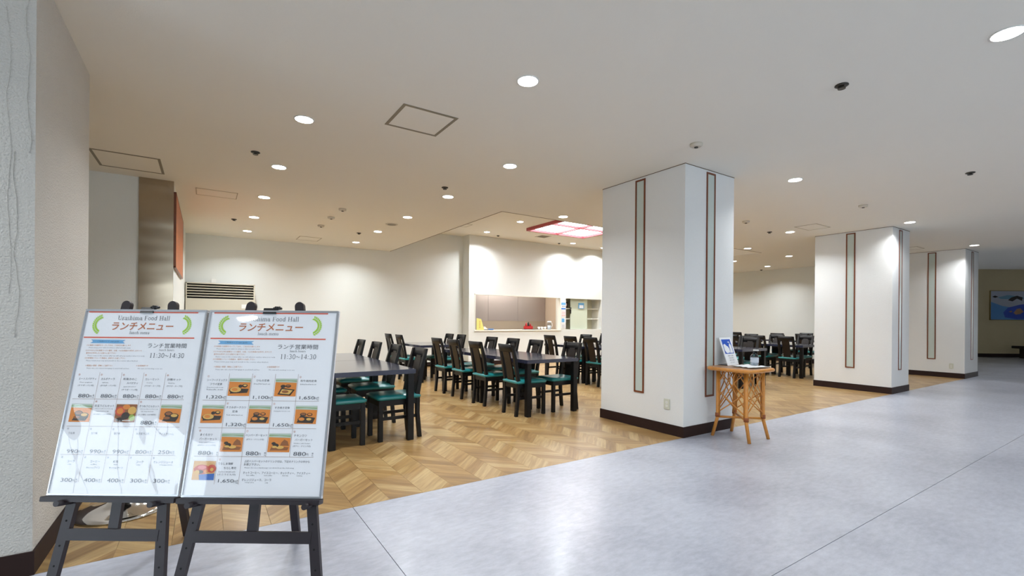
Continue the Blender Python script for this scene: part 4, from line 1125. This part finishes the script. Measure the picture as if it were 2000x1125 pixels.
def easel(q, W, Hh, xl, xr, tl, tr, bot, lab, foot_dx, foot_d):
    x, y, z, az, ti = q
    es = thing('easel', (x, y, 0), lab, 'easel', rz=az)
    ct, st_ = cos(ti), sin(ti)
    OFF = -.03
    def B(u, h, off=0.):    # u along board, h true height above floor in the plane, off towards the viewer
        v = (h-z)/ct
        return Vector((u, v*st_-off*ct, h+off*st_))
    def bar(p0, p1, wx, wy, name, par=es, m='easel', bev=.003, round_top=False):
        p0, p1 = Vector(p0), Vector(p1); d = (p1-p0); L_ = d.length; d.normalize()
        n_ = Vector((0, -ct, st_)); a_ = d.cross(n_).normalized(); n2 = a_.cross(d).normalized()
        mb = MB()
        ends = [(-wx/2, 0), (wx/2, 0)]
        prof = [(-wx/2, 0), (wx/2, 0)]
        if round_top:
            prof += [(wx/2*cos(radians(t)), L_ - wx/2 + wx/2*sin(radians(t))) for t in range(0, 181, 20)]
        else: prof += [(wx/2, L_), (-wx/2, L_)]
        n = len(prof); b = len(mb.v)
        for s_ in (-1, 1):
            for u, l in prof:
                p = p0 + a_*u + d*l + n2*(s_*wy/2); mb.v.append(tuple(p))
        mb.face(list(range(n))); mb.face([n+i for i in range(n)][::-1])
        for i in range(n):
            j = (i+1) % n; mb.face([i, n+i, n+j, j])
        bm = None
        return mb.build(name, m, par)
    top = z + Hh*ct + .048
    legs = []
    for (xb, xt) in ((xl, tl), (xr, tr)):
        # leg passes xb at ledge height and xt at the top; extend to the floor
        k = (xb-xt)/(z-top)
        x0 = xb + k*(0-z)
        l = bar(B(x0, .0, OFF), B(xt, top, OFF), .042, .022, 'leg', round_top=True)
        legs.append(l)
        for hh in (.30, .20, .12):
            xx = xb + k*(hh-z)
            p = B(xx, hh, OFF+.011); p2 = B(xx, hh, OFF+.0118)
            MB().cyl(p, p2, .0045, n=10).build('peg_hole', 'hole', l)
        # peg that carries the ledge
        xx = xb + k*(z-.028-z)
        p = B(xx, z-.026, OFF); p2 = B(xx, z-.026, .055)
        MB().cyl(p, p2, .0125, n=14).build('peg', 'easel', l)
    # ledge
    mb = MB(); Rt = Matrix.Rotation(-ti, 3, 'X')
    mb.box(B(W/2, z-.012, .006), (W+.004, .05, .022), R=Rt); mb.build('ledge', 'easel', es, bevel=.002)
    # crossbar
    kL = (xl-tl)/(z-top); kR = (xr-tr)/(z-top); hc = .245
    bar(B(xl+kL*(hc-z)+.01, hc, OFF+.004), B(xr+kR*(hc-z)-.01, hc, OFF+.004), .048, .018, 'crossbar')
    kt = z+Hh*.8
    bar(B(xl+kL*(kt-z), kt, OFF-.004), B(xr+kR*(kt-z), kt, OFF-.004), .04, .016, 'crossbar')
    xm = (xl+xr)/2; xmt = (tl+tr)/2
    bar(B(xm-.002, hc+.02, OFF-.005), B(xmt, top-.1, OFF-.005), .044, .018, 'centre_post')
    # rear leg
    pt = B(xmt, top-.12, OFF-.03)
    bar((xm+foot_dx, foot_d, 0), pt, .04, .02, 'rear_leg')
    return es

Q1 = (-.5804, 2.8521, .406, -.5907, .2185); Q2 = (-.0834, 2.5106, .4064, -.5907, .2210)
W1, W2, HB = .588, .62, .8485
def colx(k): return XL[k]
def items2(items, rect):
    A = items.append
    for k in (1, 2, 3, 4): rect(XL[k]-.0006, YL[3] if k > 2 else YL[4], XL[k]+.0006, YL[0], LINE)
    for yy in YL[1:4]: rect(XL[0], yy-.0007, XL[5], yy+.0007, LINE)
    def cell(c_, r, num, lines, en, price, sub=None, h=.0105):
        x0 = XL[c_]; y1 = YL[r]
        A((num, x0+.006, y1-.018, .009, None, INKB, 0, 0))
        yy = y1-.032
        for L_, dx, wd in lines:
            A((L_, x0+dx, yy-.004, h, wd, INK, 0, 0)); yy -= .0185
        for e_ in en:
            A((e_, x0+.012, yy+.001, .0055, .075, INK, 0, 0)); yy -= .009
        if sub: A((sub, x0+.010, yy-.004, .009, .080, INK, 0, 0))
        if price:
            A((price, x0+.016, YL[r+1]+.006, .0165, .070 if ',' in price else .056, INK, 0, .0))
            A(('円', x0+.087 if ',' in price else x0+.073, YL[r+1]+.006, .0105, None, INK, 0, 0))
            A(('税', x0+.0985, YL[r+1]+.0125, .0075, None, INK, 0, 0)); A(('込', x0+.0985, YL[r+1]+.004, .0075, None, INK, 0, 0))
    cell(0, 0, '①', [('シーフードミックス', .007, .094), ('フライ定食', .024, .056)], ['Deep fried seafood mix', 'lunch set'], '1,320')
    cell(2, 0, '②', [('ひもの定食', .022, .060)], ['Dried fish lunch set'], '1,100')
    cell(4, 0, '③', [('和牛焼肉定食', .012, .076)], ['Grilled beef lunch set'], '1,650')
    cell(1, 1, '④', [('すさみポークカツ', .006, .092), ('定食', .036, .026)], ['Pork cutlet lunch set'], '1,320')
    cell(3, 1, '⑤', [('すき焼き定食', .014, .070)], ['Sukiyaki lunch set'], '1,650')
    cell(0, 2, '⑥', [('まぐろカツ', .014, .056), ('バーガーセット', .012, .080)], ['Tuna cutlet burger'], '880', '(ポテト・ドリンク付)')
    cell(2, 2, '⑦', [('ハンバーガーセット', .005, .098)], [], '880', '(ポテト・ドリンク付)')
    cell(4, 2, '⑧', [('チキンカツ', .010, .058), ('バーガーセット', .016, .080)], ['Chicken cutlet burger'], '880', '(ポテト・ドリンク付)')
    cell(1, 3, '⑨', [('うらしま海鮮', .006, .066), ('ちらし寿司', .034, .054)], ['Sea food chirashi sushi'], '1,650', '(ミニうどん付)')
    A(('上記ハンバーセットのドリンク付は、下記のドリンクの中から', .2586, .150, .0105, .293, INK, 0, 0))
    A(('お選び下さい。', .2583, .136, .0105, .072, INK, 0, 0))
    A(('Please choose a hamburger set drink from the following', .2637, .1235, .006, .22, INK, 0, 0))
    A(('ホットコーヒー、アイスコーヒー、ホットティー、アイスティー', .2596, .1005, .0105, .300, INK, 0, 0))
    for k, (e_, xx) in enumerate((('hot coffee', .276), ('iced coffee', .355), ('hot tea', .437), ('iced tea', .50))): A((e_, xx, .0925, .0055, .036 if k < 2 else .025, INK, 0, 0))
    A(('オレンジジュース、コーラ', .2578, .0705, .0105, .131, INK, 0, 0))
    A(('orange juice', .272, .0615, .0055, .042, INK, 0, 0)); A(('cola', .362, .0615, .0055, .014, INK, 0, 0))
def items1(items, rect):
    A = items.append
    for k in (1, 2, 3, 4): rect(XL[k]-.0006, .055, XL[k]+.0006, YL[0], LINE)
    for yy in YL[1:4]: rect(XL[0], yy-.0007, XL[5], yy+.0007, LINE)
    def price(x0, y0, p, mi=INK):
        A((p, x0+.026, y0, .0165, .052, mi, 0, 0)); A(('円', x0+.080, y0, .0105, None, mi, 0, 0))
        A(('税', x0+.0945, y0+.0065, .0075, None, mi, 0, 0)); A(('込', x0+.0945, y0-.002, .0075, None, mi, 0, 0))
    names = [('⑩', ['ミートスパゲティ'], 'Meat spaghetti', '(サラダ・パン付)'), ('⑪', ['カルボナーラ'], 'Carbonara', '(サラダ・パン付)'), ('⑫', ['和風きのこ', 'スパゲティ'], 'Japanese style mushroom', '(サラダ・パン付)'), ('⑬', ['カレーセット'], 'Curry', '(サラダ・スープ付)'), ('⑭', ['炒飯セット'], 'Fried rice', '(サラダ・スープ付)')]
    for c_, (n_, ls, en, sub) in enumerate(names):
        x0 = XL[c_]; y = YL[0]
        A((n_, x0+.006, y-.016, .009, None, INKB, 0, 0)); yy = y-.036
        for i, l in enumerate(ls): A((l, x0+.012+i*.02, yy, .0105, .084 if len(l) > 7 else .066 if i == 0 else .055, INK, 0, 0)); yy -= .0185
        A((en, x0+.02, yy+.004, .0055, .06 if len(en) > 12 else .03, INK, 0, 0))
        A((sub, x0+.014, yy-.012, .009, .076, INK, 0, 0)); price(x0, YL[1]+.006, '880')
    for c_, n_, l, e1, e2 in ((1, '⑮', '天玉うどんセット', 'Udon noodles in a hot soup', 'topped with an egg'), (3, '⑯', 'きつねうどんセット', 'Udon noodles in a hot soup', 'with deep fried tofu')):
        x0 = XL[c_]; y = YL[1]
        A((n_, x0+.006, y-.016, .009, None, INKB, 0, 0)); A((l, x0+.007, y-.036, .0105, .094, INK, 0, 0))
        A((e1, x0+.01, y-.047, .0055, .088, INK, 0, 0)); A((e2, x0+.018, y-.058, .0055, .06, INK, 0, 0)); A(('(かしわ飯付、いなり寿司付)', x0+.008, y-.073, .0075, .084, INK, 0, 0))
    price(XL[3], YL[2]+.010, '880')
    for c_, p, l, n_ in ((0, '990', 'うな丼', '⑰'), (1, '990', 'カツ丼', '⑱'), (2, '990', '親子丼', '⑲'), (3, '800', 'お子様ランチ', '⑳'), (4, '250', 'アイスクリーム', '㉑')):
        x0 = XL[c_]; y = YL[2]
        A((n_, x0+.006, y-.016, .009, None, INKL, 0, 0)); A((l, x0+.016, y-.036, .0105, .010*len(l), INKL, 0, 0)); price(x0, YL[3]+.006, p, INKL)
    for c_, p, l, n_, e_, sub in ((0, '300', 'コーラ', '㉒', 'cola', None), (1, '400', 'コーヒー', '㉓', 'coffee', 'ホットorアイス'), (2, '400', '紅茶', '㉔', 'tea', 'ホットorアイス'), (3, '300', 'コーク', '㉕', 'coke', None), (4, '300', 'オレンジジュース', '㉖', 'orange juice', None)):
        x0 = XL[c_]; y = YL[3]
        A((n_, x0+.006, y-.016, .009, None, INK, 0, 0)); A((l, x0+.012+(.026 if len(l) < 6 else 0), y-.034, .0105, .0115*len(l), INK, 0, 0))
        A((e_, x0+.042, y-.044, .0055, .005*len(e_) if len(e_) > 5 else .018, INK, 0, 0))
        if sub: A((sub, x0+.024, y-.060, .009, .064, INK, 0, 0))
        price(x0, .057, p)
ph2 = [(XL[1]+.0045, YL[1]+.021, 'plate', 1), (XL[3]+.0045, YL[1]+.021, 'tray', 1), (XL[0]+.0045, YL[2]+.021, 'plate', 1), (XL[2]+.0045, YL[2]+.021, 'set', 1), (XL[4]+.0045, YL[2]+.021, 'set', 1),
       (XL[1]+.0045, YL[3]+.021, 'burger', 1), (XL[3]+.0045, YL[3]+.021, 'burger', 1), (XL[0]+.0045, .073, 'sushi', 1)]
ph1 = [(XL[0]+.0045, YL[2]+.019, 'bento', 1), (XL[2]+.0045, YL[2]+.019, 'bowls', 1), (XL[4]+.0045, YL[2]+.019, 'bento', 1)]
sm = lambda a, b_, x: max(0, min(1, (x-a)/(b_-a)))
BD1 = board(Q1, W1, HB, .966, -.006, items1, ph1, 'lunch menu board on the left easel, lower half of its film glaring', lambda u, v: .12+1.6*sm(.48, .38, v))
BD2 = board(Q2, W2, HB, 1.0, 0, items2, ph2, 'lunch menu board on the right easel, printed with many dish photos', lambda u, v: .16+.5*sm(.3, .15, v)*sm(.35, .1, u))
easel(Q1, W1, HB, .10, .50, .170, .392, 0, 'dark wooden easel holding the left menu board', -.02, .496)
easel(Q2, W2, HB, .07, .565, .182, .412, 0, 'dark wooden easel holding the right menu board', -.036, .494)
for q, u, lab in ((Q1, .298, 'black clip gripping the top edge of the left menu board'), (Q2, .29, 'black clip gripping the top edge of the right menu board')):
    v = HB; ct, st_ = cos(q[4]), sin(q[4])
    ex = Vector((cos(q[3]), sin(q[3]), 0)); ny = Vector((-sin(q[3]), cos(q[3]), 0))
    p = Vector(q[:3]) + ex*u + ny*(v*st_) + Vector((0, 0, v*ct))
    cl_ = thing('binder_clip', p, lab, 'clip', rz=q[3])
    MB().prism([(-.012, -.016), (.020, -.016), (.010, .012), (.0, .012)], -.032, .030, axis=0).build('clip_body', 'clip', cl_)
    mb = MB()
    for k in range(5):
        a = radians(20+k*34); mb.cyl((.034, 0, .006), (.034+.022*cos(a), 0, .006+.014*sin(a)), .0035, .0055, n=7)
    mb.build('clip_tail', 'clip', cl_)
